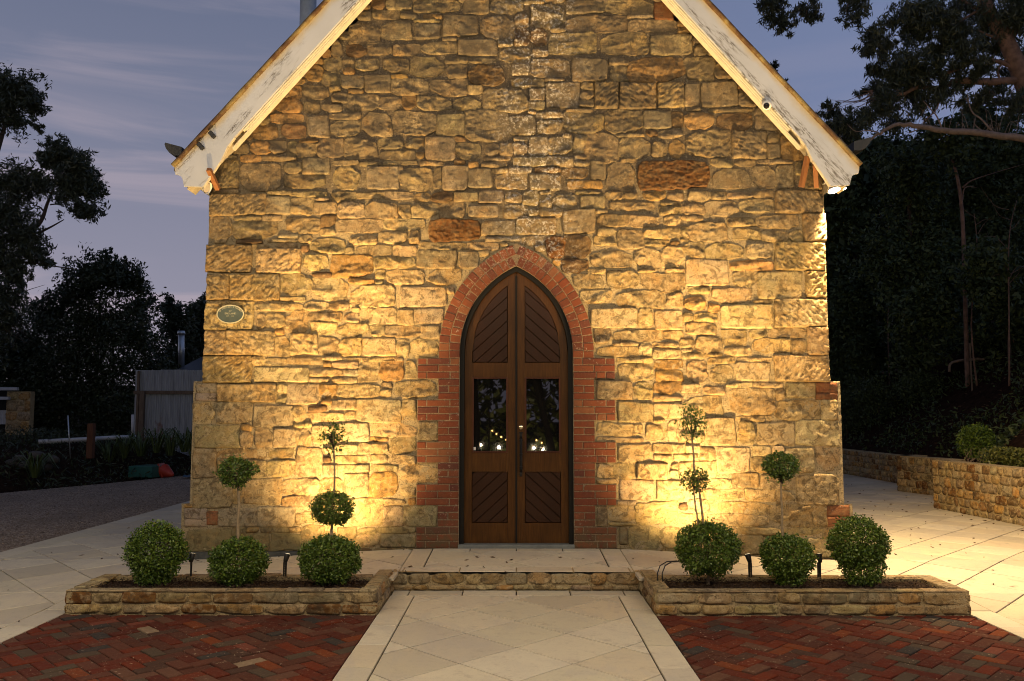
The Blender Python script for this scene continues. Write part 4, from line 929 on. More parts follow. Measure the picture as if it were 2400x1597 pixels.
# ---- herringbone brick paving either side of the path
for s in (-1, 1):
    x0, x1 = sorted((s*1.29, s*4.172)); y0, y1 = -6.4, -2.37
    bp = sheet('brick_paving', 'brick_joint', x0, x1, y0, y1, lambda x, y: LOW-.012, (2, 2), 'red herringbone brick paving left of the path' if s < 0 else 'red herringbone brick paving right of the path')
    reg = [(x0, y0), (x1, y0), (x1, y1), (x0, y1)]
    a = .118; n = 60; late = MB(); cnt = 0; items = []
    for i in range(-n, n):
        for j in range(-n, n):
            m_ = (i-j) % 4
            if m_ == 0: q = [(i*a, j*a), ((i+2)*a, j*a), ((i+2)*a, (j+1)*a), (i*a, (j+1)*a)]
            elif m_ == 3: q = [(i*a, j*a), ((i+1)*a, j*a), ((i+1)*a, (j+2)*a), (i*a, (j+2)*a)]
            else: continue
            q = inset(q, .0035+random.uniform(0, .0025))
            c, sn = math.cos(R(45)), math.sin(R(45))
            q = [((x*c-y*sn)+s*2.7+random.uniform(-.0015, .0015), (x*sn+y*c)-3.6+random.uniform(-.0015, .0015)) for x, y in q]
            pl = clean(clip(q, reg), .012)
            if len(pl) >= 3 and area2(pl) > .0012: items.append((sum(p[1] for p in pl)/len(pl), pl))
    items.sort(key=lambda t: -t[0])
    for k, (cy_, pl) in enumerate(items):
        zt = random.gauss(0, .0028); tx, ty = random.gauss(0, .010), random.gauss(0, .010)
        cxm = sum(p[0] for p in pl)/len(pl)
        zf = lambda x, y: LOW+zt+(x-cxm)*tx+(y-cy_)*ty
        V, F = slab_verts(pl, zf, 0, -.03, .005)
        if k < 300: obj('brick', V, F, 'paving_brick', bp)
        else: late.add(V, F)
    if late.V: late.obj('outlying_brick', 'paving_brick', bp, kind='stuff')

# ---- walls built of stones along a line
def stone_wall(parent, A, B, z0, z1, out, rows, wr, kinds, mortar='garden_mortar', mat='garden_stone', thick=.25, cell=.02, seed=0, prom=.014, slope=(0, 0), ends=True):
    """a wall from A to B (plan), its face on the side 'out'; stones laid in rough courses, each an object of its own"""
    rnd = random.Random(seed); A = np.array(A, float); B = np.array(B, float); L = np.linalg.norm(B-A); t = (B-A)/L; nrm = np.array(out, float)
    rc = nrm*.011; mb = MB(); q = [A-rc, B-rc, B-nrm*thick, A-nrm*thick]
    if area2([tuple(p) for p in q]) < 0: q.reverse()
    zA, zB = slope
    top = lambda p: z1+(zA+(zB-zA)*float(np.dot(np.array(p)-A, t))/L)
    V = [(p[0], p[1], z0-.1) for p in q]+[(p[0], p[1], top(p)) for p in q]
    mb.add(V, [(3, 2, 1, 0), (4, 5, 6, 7)]+[(i, (i+1) % 4, 4+(i+1) % 4, 4+i) for i in range(4)])
    body = mb.obj('wall_core', mortar, parent)
    z = z0; hs_ = (z1-.004-z0)/sum(rows); rows = [h*hs_ for h in rows]
    for r, h in enumerate(rows):
        x = -.01
        while x < L-.03:
            w_ = rnd.uniform(*wr); w_ = min(w_, L+.01-x)
            if L-x-w_ < wr[0]*.6: w_ = L+.01-x
            f = (x+w_/2)/L; sc = (z1+zA+(zB-zA)*f-z0)/(z1-z0)
            zz0, zz1 = z0+(z-z0)*sc, z0+(z+h-z0)*sc
            parts = [(x, w_, zz0, zz1)]
            if h > .17 and w_ < .3 and rnd.random() < .35: mid = (zz0+zz1)/2+rnd.uniform(-.02, .02); parts = [(x, w_, zz0, mid), (x, w_, mid, zz1)]
            for (xx, ww, a0, a1) in parts:
                g_ = rnd.uniform(.010, .022) if h > .08 else .008
                k = rnd.choice(kinds)
                sx, sz_, sy, nr, nc = stone_grid(max(.04, ww-g_), max(.03, a1-a0-g_), k, rnd.randrange(99999), cell, .02, rnd.uniform(.15, .5), prom*rnd.uniform(.6, 1.4))
                sy = np.where(sy > -.01, sy*.65, sy)
                u_ = xx+ww/2+sx
                p = A[None, None]+t[None, None]*u_[..., None]+nrm[None, None]*sy[..., None]
                Vs = np.concatenate([p, ((a0+a1)/2+sz_)[..., None]], -1).reshape(-1, 3)
                F = grid_faces(nr, nc)
                if t[0]*nrm[1]-t[1]*nrm[0] > 0: F = F[:, ::-1]
                cl_ = tone_of(k, np.random.RandomState(rnd.randrange(9999)))
                obj('stone', Vs, F.copy(), mat, parent, True, {'tone': ('FLOAT_COLOR', np.tile(np.append(cl_, 1), (len(Vs), 1)))})
            x += w_
        z += h
    return body
PK = 'ccccogggdfb'
# the step between the two planters
stp = root('stone_step', (0, -1.3, LOW), 'low stone step of two courses in front of the door', 'step')
stone_wall(stp, (-1.305, -1.304), (1.305, -1.304), LOW, -.003, (0, -1), (.055, .125), (.16, .42), 'ccfgo', seed=4, cell=.016, prom=.008)

# ---- raised planters
def planter(s):
    x0, x1 = sorted((s*1.29, s*4.165)); y0, y1 = -2.365, -1.61; th = .15; top = .024
    pl = root('raised_planter', ((x0+x1)/2, (y0+y1)/2, LOW), 'low stone planter bed left of the path, filled with bark mulch' if s < 0 else 'low stone planter bed right of the path, filled with bark mulch', 'planter', 'stone planters either side of the path')
    rows = (.098, .113)
    stone_wall(pl, (x0, y0), (x1, y0), LOW, top-.003, (0, -1), rows, (.19, .46), PK, seed=31+s, cell=.014, thick=th)
    xi, xo = (x1, x0) if s < 0 else (x0, x1); si = -s
    stone_wall(pl, (xi, y0+.001), (xi, -1.29), LOW, top-.003, (si, 0), rows, (.2, .4), PK, seed=41+s, cell=.016, thick=th-.002)
    stone_wall(pl, (xo, y0+.001), (xo, y1), LOW, top-.003, (-si, 0), rows, (.2, .4), PK, seed=51+s, cell=.016, thick=th-.002)
    stone_wall(pl, (x0+.15, y1), (x1-.15, y1), LOW, top-.003, (0, 1), rows, (.3, .5), PK, seed=61+s, cell=.03, thick=th-.004)
    # coping: irregular flat stones on top
    rnd = random.Random(71+s)
    def cope(ax, a, b, c0, c1):
        p = a
        while p < b-.02:
            L = min(rnd.uniform(.28, .62), b-p)
            if b-p-L < .15: L = b-p
            w1 = c1+rnd.uniform(-.035, .03) if True else c1
            q = [(p+.004, c0-.006), (p+L-.004, c0-.006+rnd.uniform(-.006, .006)), (p+L-.004, w1), (p+L*.5, w1+rnd.uniform(-.02, .025)), (p+.004, w1+rnd.uniform(-.02, .02))]
            if ax == 'y': q = [(v, u) for u, v in q]
            if area2(q) < 0: q.reverse()
            t_ = rnd.uniform(-.004, .004)
            V, F = slab_verts(q, lambda x, y: top, t_+.010, -.004, .006)
            cl_ = tone_of('f' if rnd.random() < .7 else 'g', np.random.RandomState(rnd.randrange(9999)))
            obj('coping_stone', V, F, 'garden_stone', pl, False, {'tone': ('FLOAT_COLOR', np.tile(np.append(cl_, 1), (len(V), 1)))})
            p += L
    cope('x', x0, x1, y0, y0+.085); cope('x', x0+.16, x1-.16, y1-.12, y1+.0)
    for xa in (x0, x1-.14): cope('y', y0+.15, y1, xa, xa+.14)
    # mulch
    nx, ny = 110, 34; X, Y = np.meshgrid(np.linspace(x0+.12, x1-.12, nx), np.linspace(y0+.11, y1-.10, ny))
    Zm = .012+.016*fbm(X*7, Y*7, 5, 4)+.010*fbm(X*30, Y*30, 6, 2)-.02
    obj('mulch', np.stack([X, Y, Zm], -1).reshape(-1, 3), grid_faces(ny, nx), 'mulch', pl, True)
    rs = np.random.RandomState(9+s); n = 2600
    c = np.stack([rs.uniform(x0+.15, x1-.15, n), rs.uniform(y0+.14, y1-.13, n), rs.uniform(.0, .028, n)], -1)
    V, F, _ = leaf_cloud(c, rs, .030, .007, .5, flat=.35)
    obj('bark_chips', V, F, 'chip', pl, False, None, kind='stuff')
    return pl
def leaf_cloud(c, rs, length, width, var=.35, flat=1.0, droop=0.0, outward=None):
    """diamond leaves at the given centres; returns vertices, quads and a shade value per vertex"""
    n = len(c)
    d = rs.normal(size=(n, 3)); d[:, 2] *= flat; d[:, 2] -= droop
    if outward is not None: d = d*.75+outward*.8
    d /= np.linalg.norm(d, axis=1)[:, None]+1e-9
    r = rs.normal(size=(n, 3)); r[:, 2] *= max(flat, .3) if flat < 1 else 1
    s = np.cross(d, r); s /= np.linalg.norm(s, axis=1)[:, None]+1e-9
    L = length*rs.uniform(1-var, 1+var, n)[:, None]; W = width*rs.uniform(1-var, 1+var, n)[:, None]
    V = np.stack([c-d*L/2, c-s*W/2+d*L*.05, c+d*L/2, c+s*W/2+d*L*.05], 1).reshape(-1, 3)
    F = np.arange(4*n).reshape(-1, 4)
    return V, F, np.repeat(rs.uniform(0, 1, n), 4)
for s in (-1, 1): planter(s)

# ---- right-hand garden walls
GK = 'cccoogggbdd'
gw = [((8.35, -2.4), (7.83, 2.87), .86, .86, 'low stone garden wall nearest the paving on the right'), ]
G = 'stepped garden walls on the right'
def garden_wall(pts, z1s, label, seed, rows, wr, thick=.3, cell=.03):
    r_ = root('garden_wall', (pts[0][0], pts[0][1], -.1), label, 'wall', G)
    for k, (a, b) in enumerate(zip(pts[:-1], pts[1:])):
        t = np.array(b)-np.array(a); t = t/np.linalg.norm(t); nn = (-t[1], t[0])
        if k == len(pts)-2 and t[0] > .5: nn = (-t[1], t[0])
        stone_wall(r_, a, b, -.1, z1s[0], nn, rows, wr, GK, seed=seed+k, cell=cell, thick=thick, prom=.018)
    return r_
garden_wall([(8.15, -2.2), (7.86, 2.6), (7.68, 5.35), (8.2, 5.75)], (.79,), 'nearest stone garden wall, long and warmly lit, below the clipped hedge', 100, (.12, .16, .15, .17, .14, .15), (.12, .30))
garden_wall([(8.95, 7.1), (8.50, 8.62), (9.1, 9.0)], (.70,), 'short shaded middle garden wall behind the nearest one', 200, (.13, .16, .17, .16, .18), (.14, .32))
garden_wall([(9.42, 10.0), (9.34, 14.2), (8.7, 17.5)], (.60,), 'farthest garden wall, running past the corner of the church', 300, (.12, .15, .14, .15, .14), (.14, .30), cell=.05)
def limb(mb, pts, r0, r1, n=8, wob=.0, rs=None):
    pts = [np.array(p, float) for p in pts]
    # resample smoothly
    out_ = []
    for i in range(len(pts)-1):
        for f in np.linspace(0, 1, 5)[:-1]:
            p0 = pts[max(i-1, 0)]; p1 = pts[i]; p2 = pts[i+1]; p3 = pts[min(i+2, len(pts)-1)]
            out_.append(.5*((2*p1)+(-p0+p2)*f+(2*p0-5*p1+4*p2-p3)*f*f+(-p0+3*p1-3*p2+p3)*f**3))
    out_.append(pts[-1])
    if rs is not None and wob: out_ = [p+rs.normal(size=3)*wob for p in out_]
    m = len(out_); mb.tube(out_, [r0+(r1-r0)*k/(m-1) for k in range(m)], n)
    return out_

# ------------------------------------------------------------------ clipped box topiary in the planters
def ball_points(c, r, n, rs, inner=.55, lump=.10, cut=None):
    d = rs.normal(size=(n, 3)); d /= np.linalg.norm(d, axis=1)[:, None]
    f = inner+(1-inner)*rs.uniform(0, 1, n)**.45
    k = 1+lump*fbm(d[:, 0]*2.2+c[0]*3, d[:, 2]*2.2+d[:, 1]*1.3+c[2], 4, 3)+.05*rs.normal(size=n)*(f > .9)
    p = np.array(c)[None]+d*np.array(r)[None]*(f*k)[:, None]
    return p, d
TOP = 'clipped box plants in the two planters'
def topiary(label, tiers, stems, seed, mat='box_leaf'):
    rs = np.random.RandomState(seed); c0 = tiers[0][0]
    t = root('topiary', (c0[0], c0[1], .0), label, 'topiary', TOP)
    for (c, r, n, sp) in tiers:
        p, d = ball_points(c, r, n, rs, .55 if sp < 1 else .1, .20 if sp < 1 else .32)
        if sp >= 1: p = p[rs.uniform(size=len(p)) < np.clip(.55+.9*fbm(p[:, 0]*11+p[:, 1]*7, p[:, 2]*11, 2, 2), .12, 1)]; d = np.zeros_like(p)+rs.normal(size=p.shape)*.3
        V, F, sh = leaf_cloud(p, rs, .027, .017, .35, outward=d*.6)
        obj('foliage_ball', V, F, 'box_leaf_yellow' if (sp == 2) else mat, t, False, {'shade': ('FLOAT', sh)}, kind='stuff')
    for (a, b, r0) in stems:
        a = np.array(a, float); b = np.array(b, float); mb = MB(); w1, w2 = rs.uniform(-.02, .02, 2)
        limb(mb, [a, a+(b-a)*.35+np.array((w1, 0, 0)), a+(b-a)*.7+np.array((w2, 0, 0)), b], r0*1.4, r0*.8, 7, .0015, rs); st = mb.obj('stem', 'stem', t, True)
    # twigs inside the balls
    tw = MB()
    for (c, r, n, sp) in tiers:
        for k in range(9):
            dd = rs.normal(size=3); dd /= np.linalg.norm(dd); dd[2] = abs(dd[2])*.6
            tw.tube([(c[0], c[1], c[2]-r[2]*.7), tuple(np.array(c)+dd*np.array(r)*.4), tuple(np.array(c)+dd*np.array(r)*.85)], [.006, .004, .002], 5, False)
    tw.obj('twigs', 'dark_bark', t, kind='stuff')
    return t
TY = -1.92
def pt(px, py, y=TY): return P(px*1.01867, py*1.01867, y)
c = pt(362, 1268); topiary('single clipped box ball at the outer end of the left planter', [(c, (.285, .28, .265), 9500, 0), ((c[0]-.02, c[1], .10), (.20, .2, .13), 1800, 0)], [((c[0], c[1], -.01), (c[0], c[1], .2), .014)], 1)
c = pt(548, 1292); d = pt(545, 1085); topiary('two-tier box topiary in the left planter, ball above ball on one pale stem', [(c, (.285, .27, .225), 8600, 0), ((d[0]-.02, d[1], d[2]-.005), (.170, .16, .150), 1750, 0), ((d[0]+.12, d[1], d[2]+.02), (.10, .10, .075), 330, 0), ((d[0]-.02, d[1], d[2]+.0), (.215, .2, .175), 420, 1), ((d[0]+.02, d[1], d[2]-.13), (.06, .06, .06), 120, 1)], [((c[0], c[1], -.01), (c[0]+.01, c[1], .2), .014), ((c[0]+.01, c[1], c[2]+.05), (d[0]-.0, d[1], d[2]), .013)], 2)
c = pt(760, 1287); d = pt(765, 1170); e = pt(768, 1003)
topiary('three-tier box topiary in the left planter, nearest the path', [(c, (.305, .28, .235), 9300, 0), (d, (.212, .2, .172), 3600, 0), (e, (.155, .14, .19), 900, 1)], [((c[0], c[1], -.01), (c[0], c[1], .2), .013), ((c[0], c[1], .3), (d[0], d[1], d[2]), .010), ((c[0]+.03, c[1], .3), (d[0]+.02, d[1], d[2]), .007), ((d[0], d[1], d[2]), (e[0], e[1], e[2]+.05), .008)], 3)
c = pt(1628, 1262); d = pt(1598, 1105); e = pt(1592, 974)
topiary('three-tier box topiary in the right planter, nearest the path', [(c, (.315, .29, .265), 9800, 0), (d, (.148, .14, .135), 1500, 1), (e, (.155, .14, .195), 1200, 1)], [((c[0], c[1], -.01), (c[0], c[1], .2), .014), ((c[0]-.02, c[1], .3), (d[0]+.03, d[1], d[2]), .011), ((c[0]-.07, c[1], .3), (d[0]-.02, d[1], d[2]), .008), ((d[0], d[1], d[2]), (e[0], e[1], e[2]+.05), .008)], 4)
c = pt(1812, 1281); d = pt(1797, 1075)
topiary('two-tier box topiary in the right planter, small round ball above a loose one', [(c, (.265, .25, .215), 7200, 0), ((c[0]+.02, c[1], .10), (.17, .17, .13), 1600, 0), ((d[0], d[1], d[2]+.015), (.180, .17, .130), 1900, 0), (d, (.215, .2, .165), 520, 1), ((d[0]+.0, d[1], d[2]-.10), (.10, .10, .09), 330, 1)], [((c[0], c[1], -.01), (c[0], c[1], .2), .014), ((c[0]-.04, c[1], c[2]+.05), (d[0], d[1], d[2]), .010)], 5)
c = pt(1975, 1250); topiary('single tall clipped box shrub at the outer end of the right planter', [(c, (.285, .27, .255), 9000, 0), ((c[0]+.03, c[1], .17), (.21, .21, .20), 3600, 0)], [((c[0], c[1], -.01), (c[0], c[1], .2), .014)], 6)

# ------------------------------------------------------------------ lamps in the planters
def spot(name, loc, aim, energy, size, blend, color, parent, radius=.03):
    L = bpy.data.lights.new(name, 'SPOT'); L.energy = energy*LAMP; L.spot_size = R(size); L.spot_blend = blend; L.color = color; L.shadow_soft_size = radius
    o = bpy.data.objects.new(name, L); link(o, parent)
    o.location = np.array(loc, float)-org(parent)
    o.rotation_euler = (Vector(aim)-Vector(loc)).to_track_quat('-Z', 'Y').to_euler()
    return o
WARM = (1.0, .64, .25)
def spike_lamp(x, y, aim, label, energy, size, ladder=True, h=.17, dirx=1, up=0):
    zg_ = gz(x, y) if y > -1.3 else 0.0; h = h+zg_
    t = root('spike_lamp', (x, y, zg_), label, 'garden lamp', 'spike lamps in the planters')
    mb = MB(); mb.tube([(x, y, -.02), (x, y, h)], [.008, .012], 6)
    if ladder:
        mb.box((x+dirx*.02, y, h*.55), (.014, .014, h*.95), None, .002)
        for k in range(5): mb.box((x+dirx*.01, y, h*(.35+.14*k)), (.022, .008, .008))
    mb.obj('stake', 'lamp_black', t)
    d = (Vector(aim)-Vector((x, y, h+.03))).normalized(); hp = Vector((x, y, h+.035)); q = d
    hd = MB(); hd.tube([hp-q*.035, hp-q*.03, hp+q*.01, hp+q*.045, hp+q*.05], [.010, .020, .026, .030, .030], 14, True)
    hd.obj('lamp_head', 'lamp_black', t, True)
    ln = MB(); ln.tube([hp+q*.0505, hp+q*.0515], [.025, .025], 14); ln.obj('lens', 'spot_lens', t)
    if up: spot('up_light', hp+q*.056+Vector((0, 0, .02)), (x*.93, -.1, 5.2), up, 80, 1.0, WARM, t, .022)
    if energy: spot('spot_light', hp+q*.056, aim, energy, size, 1.0, WARM, t, .022)
    return t
# two wide floods hidden behind the balls nearest the path, and four narrower ones washing the gable
spike_lamp(-2.11, -1.0, (-2.16, 0, 1.0), 'black flood lamp on the paving behind the three-tier topiary of the left planter', 720, 104, False, .06, up=540)
spike_lamp(2.08, -1.0, (2.13, 0, 1.04), 'black flood lamp on the paving behind the three-tier topiary of the right planter', 720, 104, False, .06, up=540)
c = P(448, 1335, -1.72); spike_lamp(c[0], -1.72, (-2.95, 0, 4.6), 'black spike lamp between the first two shrubs of the left planter', 1150, 60, False, .17)
c = P(670, 1335, -1.72); spike_lamp(c[0], -1.72, (-1.1, 0, 5.8), 'black spike lamp with ladder bracket beside the three-tier topiary, left planter', 2300, 58, True, .17, -1)
c = P(1756, 1335, -1.72); spike_lamp(c[0], -1.72, (1.1, 0, 5.8), 'black spike lamp with ladder bracket beside the three-tier topiary, right planter', 2300, 58, True, .17, 1)
c = P(1922, 1335, -1.72); spike_lamp(c[0], -1.72, (3.05, 0, 4.6), 'black spike lamp between the last two shrubs of the right planter', 1150, 60, True, .17, -1)
# cables looping out of the right planter
cb = MB()
for k, dx in enumerate((0, .035)):
    a = P(1541+dx*100, 1352, -1.9); cb.tube([(a[0]+dx, -1.9, .0), (a[0]+dx*.9, -1.9, .10), (a[0]+.03+dx, -1.88, .17), (a[0]+.10+dx, -1.86, .205), (a[0]+.20+dx, -1.85, .21)], .006, 7)
o = cb.obj('lamp_cable', 'cable', None, True); o['label'] = 'pair of black cables looping up out of the right planter beside the path'; o['category'] = 'cable'

# ------------------------------------------------------------------ lamps, plaque and camera on the church
def flood(px, py, on, label):
    c = Vector(P(px, py-14, -.16)); sgn = 1 if px > 1200 else -1
    t = root('flood_lamp', c, label, 'lamp', 'lamps under the eaves')
    d = Vector((.18*sgn, -.30, -1)).normalized() if on else Vector((.75, -.15, -.35)).normalized()
    hd = MB(); hd.tube([c-d*.03, c, c+d*.05, c+d*.085], [.022, .030, .060, .078], 20, False); hd.tube([c-d*.035, c-d*.03], [.022, .022], 14)
    hd.obj('lamp_head', 'white_plastic', t, True)
    arm = MB(); arm.tube([c-d*.03, c+Vector((-.03*sgn, .05, .05)), c+Vector((-.05*sgn, .16, .05))], .012, 8); arm.obj('arm', 'white_plastic', t, True)
    ln = MB(); ln.tube([c+d*.070, c+d*.074], [.058, .058], 20); ln.obj('lens', 'flood_lens' if on else 'lens_off', t)
    if on: spot('flood_light', c+d*.10, c+Vector((2.6, .3, -3.6)), 2700, 128, .8, (1, .68, .32), t, .06)
    return t
flood(1950, 447, True, 'lit flood lamp under the right eaves corner')
flood(474, 450, False, 'unlit flood lamp under the left eaves corner')
pc = P(540.5, 737, -.055); px_, pz_ = pc[0], pc[2]; pw, ph = .168, .115
t = root('plaque', (px_, -.055, pz_), 'oval dark green plaque with gold lettering on the left corner of the wall', 'plaque')
ell = lambda a, b, y, n=48: [(px_+a*math.cos(k*2*math.pi/n), y, pz_+b*math.sin(k*2*math.pi/n)) for k in range(n)]
n = 48; V = ell(pw, ph, -.02)+ell(pw, ph, -.060)+ell(pw-.006, ph-.006, -.066); F = [(k+i, k+(i+1) % n, k+n+(i+1) % n, k+n+i) for k in (0, n) for i in range(n)]+[tuple(range(2*n, 3*n))]
obj('plate', V, F, 'plaque_green', t)
V = ell(pw+.001, ph+.001, -.058)+ell(pw+.001, ph+.001, -.071)+ell(pw-.011, ph-.011, -.071)+ell(pw-.011, ph-.011, -.062); F = [(k+i, k+(i+1) % n, k+n+(i+1) % n, k+n+i) for k in (0, n, 2*n) for i in range(n)]
obj('rim', V, F, 'plaque_gold', t)
def letters(txt, size, place):
    """each character meshed from the built-in font and put in place"""
    V, F = [], []; dg = bpy.context.evaluated_depsgraph_get(); made = {}
    def glyph(ch):
        if ch not in made:
            cu = bpy.data.curves.new('glyph', 'FONT'); cu.body = ch; cu.align_x = 'CENTER'; cu.size = 1.0; cu.resolution_u = 2
            ob = bpy.data.objects.new('glyph', cu); col.objects.link(ob); bpy.context.view_layer.update()
            dg = bpy.context.evaluated_depsgraph_get(); me = ob.evaluated_get(dg).to_mesh()
            made[ch] = ([tuple(v.co) for v in me.vertices], [tuple(p.vertices) for p in me.polygons])
            ob.evaluated_get(dg).to_mesh_clear(); bpy.data.objects.remove(ob); bpy.data.curves.remove(cu)
        return made[ch]
    for i, ch in enumerate(txt):
        if ch == ' ': continue
        gv, gf = glyph(ch); x, z, a = place(i); b0 = len(V)
        for (gx0, gy0, _) in gv:
            u, v = gx0*size, gy0*size
            V.append((px_+x+u*math.cos(a)-v*math.sin(a), -.0675, pz_+z+u*math.sin(a)+v*math.cos(a)))
        F += [tuple(b0+k for k in f) for f in gf]
    return V, F
TX = []
s1 = "ST STEPHEN'S CHURCH"
def curved(i):
    th = R(158)-R(136)*i/(len(s1)-1); a, b = pw-.036, ph-.034
    return a*math.cos(th), b*math.sin(th), math.atan2(b*math.cos(th), -a*math.sin(th))+math.pi
def line(txt, z, adv): return lambda i: ((i-(len(txt)-1)/2)*adv, z, 0)
V, F = [], []
for txt, size, pl in ((s1, .030, curved), ('OF', .026, line('OF', .030, .019)), ('ENGLAND', .031, line('ENGLAND', -.002, .0205)), ('EST. 1846', .017, line('EST. 1846', -.029, .0105))):
    v, f = letters(txt, size, pl); b0 = len(V); V += v; F += [tuple(b0+k for k in q) for q in f]
obj('lettering', V, F, 'plaque_gold', t)
# dome security camera under the right rake
c = Vector(P(1797, 247, -.27)); t = root('security_camera', c, 'small white dome security camera under the right bargeboard', 'camera')
MB().box(c+Vector((.02, .08, .045)), (.13, .13, .05), Matrix.Rotation(R(47), 3, 'Y'), .01).obj('mount', 'white_plastic', t)
d = Vector((-.32, -.8, -.45)).normalized(); hb = MB(); hb.tube([c-d*.05, c-d*.045, c-d*.01, c+d*.02, c+d*.04], [.03, .052, .062, .058, .045], 20); hb.obj('housing', 'white_plastic', t, True)
hb = MB(); hb.tube([c+d*.041, c+d*.052, c+d*.058], [.038, .034, .012], 18); hb.obj('lens', 'lens_black', t, True)

# ------------------------------------------------------------------ trees
def tree_root(name, base, label, group=None): return root(name, base, label, 'tree', group)
def clump_leaves(rs, clumps, per, length, width, droop=.6, hollow=.25):
    """leaves gathered in sprays inside ellipsoid clumps (centre, radii)"""
    C = []
    for (c, r, k) in clumps:
        n = int(per*k); c = np.array(c); r = np.array(r)
        ns = max(6, n//26)
        d = rs.normal(size=(ns, 3)); d /= np.linalg.norm(d, axis=1)[:, None]
        sc = c+d*r*(hollow+(1-hollow)*rs.uniform(0, 1, (ns, 1))**.55)*(1+.22*rs.normal(size=(ns, 1)))
        idx = rs.randint(0, ns, n)
        C.append(sc[idx]+rs.normal(size=(n, 3))*np.array((.16, .16, .15))*float(np.mean(r))*.8)
    C = np.concatenate(C)
    return leaf_cloud(C, rs, length, width, .4, droop=droop)
def add_crown(t, rs, clumps, per, length, width, mat, droop=.6, hollow=.25, name='crown'):
    V, F, sh = clump_leaves(rs, clumps, per, length, width, droop, hollow)
    return obj(name, V, F, mat, t, False, {'shade': ('FLOAT', sh)})


# tall gum on the left: clumps stand out against the sky
rs = np.random.RandomState(77); GY = 12.0
g1 = tree_root('gum_tree', (-14.8, GY, .4), 'tall dark gum tree at the left edge, its leaf clumps silhouetted on the sky')
cl = []
for (px, py, rx, ry, k) in ((28, 225, 52, 62, 1.3), (72, 232, 34, 42, .8), (-40, 260, 70, 70, 1.2), (40, 285, 40, 16, .25), (84, 300, 14, 9, .12), (10, 195, 18, 28, .25),
                            (140, 372, 34, 42, .8), (186, 395, 34, 40, .8), (210, 440, 28, 44, .8), (165, 440, 42, 48, 1.1), (200, 495, 32, 26, .5), (128, 345, 20, 22, .25), (110, 372, 22, 16, .25), (98, 430, 22, 38, .4),
                            (38, 430, 52, 50, 1.2), (10, 500, 70, 80, 1.8), (60, 560, 46, 48, .9), (-20, 590, 70, 70, 1.3), (85, 600, 26, 30, .35), (112, 615, 14, 14, .15), (25, 630, 40, 36, .5), (16, 700, 44, 60, .9), (-20, 780, 50, 60, .9), (40, 660, 26, 24, .3), (28, 745, 24, 30, .35)):
    c = P(px, py, GY); s_ = (GY-CAM[1])/FPX; cl.append((c, (rx*s_, .8*(rx+ry)/2*s_+.2, ry*s_), k))
add_crown(g1, rs, cl, 2600, .150, .038, 'gum_leaf', .5, .05)
tr = MB()
q = lambda px, py, y=GY: P(px, py, y)
limb(tr, [(-14.8, GY, .3), q(-60, 800), q(-50, 650), q(-10, 560)], .26, .14)
limb(tr, [q(-10, 560), q(60, 548), q(95, 520), q(110, 480), q(124, 445), q(135, 400)], .075, .02)
limb(tr, [q(88, 548), q(120, 532), q(150, 515)], .04, .012); limb(tr, [q(104, 497), q(92, 485), q(76, 482)], .028, .010); limb(tr, [q(118, 480), q(140, 475), q(165, 450)], .022, .008)
limb(tr, [q(-10, 560), q(-20, 420), q(10, 300), q(30, 240)], .12, .02); limb(tr, [q(-20, 620), q(60, 615), q(110, 622), q(180, 632)], .035, .012)
limb(tr, [q(-50, 690), q(0, 720), q(40, 690), q(105, 668)], .03, .004)
for k in range(14):
    a = rs.uniform(0, 1); limb(tr, [q(-20+30*a, 760), q(10+rs.uniform(-10, 30), 770+rs.uniform(-30, 30)), q(40+rs.uniform(-20, 40), 775+rs.uniform(-45, 45))], .010, .003, 5)
tr.obj('trunk', 'dark_bark', g1, True)

# dense evergreen beside the shed
rs = np.random.RandomState(78); DY_ = 19.0; s_ = (DY_-CAM[1])/FPX
g2 = tree_root('evergreen_tree', (P(215, 1080, DY_)[0], DY_, .7), 'dense dark evergreen tree between the gum and the tin fence')
cl = []
for (px, py, rx, ry, k) in ((250, 640, 70, 48, 1.3), (300, 660, 44, 40, .7), (330, 720, 30, 44, .5), (210, 660, 50, 40, .8), (165, 690, 46, 36, .7), (110, 740, 55, 50, 1.0), (230, 760, 110, 90, 2.4), (310, 800, 60, 80, 1.3), (130, 830, 90, 90, 1.8), (75, 830, 40, 80, .8),
                            (220, 880, 140, 90, 2.4), (350, 860, 46, 70, .8), (380, 900, 36, 60, .6), (120, 940, 90, 80, 1.6), (250, 970, 100, 70, 1.6), (90, 990, 60, 60, .8), (320, 960, 40, 70, .6), (170, 1020, 80, 40, .7), (270, 1030, 60, 34, .5)):
    c = P(px, py, DY_+rs.uniform(-.6, .6)); cl.append((c, (rx*s_, 1.0, ry*s_), k))
for k in range(46):
    px = rs.uniform(130, 345); py = 600+abs(px-262)**1.3*.22+rs.uniform(-6, 40); c = P(px, py, DY_); cl.append((c, (.06, .06, .36), .035))
add_crown(g2, rs, cl, 3000, .14, .058, 'dark_leaf', -.1, .05)
tr = MB(); bx_ = P(215, 1080, DY_)
for k in range(7): limb(tr, [(bx_[0]+rs.uniform(-.3, .3), DY_, .3), P(215+rs.uniform(-60, 60), 900, DY_+.3), P(215+rs.uniform(-110, 100), 720, DY_)], .09, .02, 6)
tr.obj('trunk', 'dark_bark', g2, True)
rs = np.random.RandomState(79)
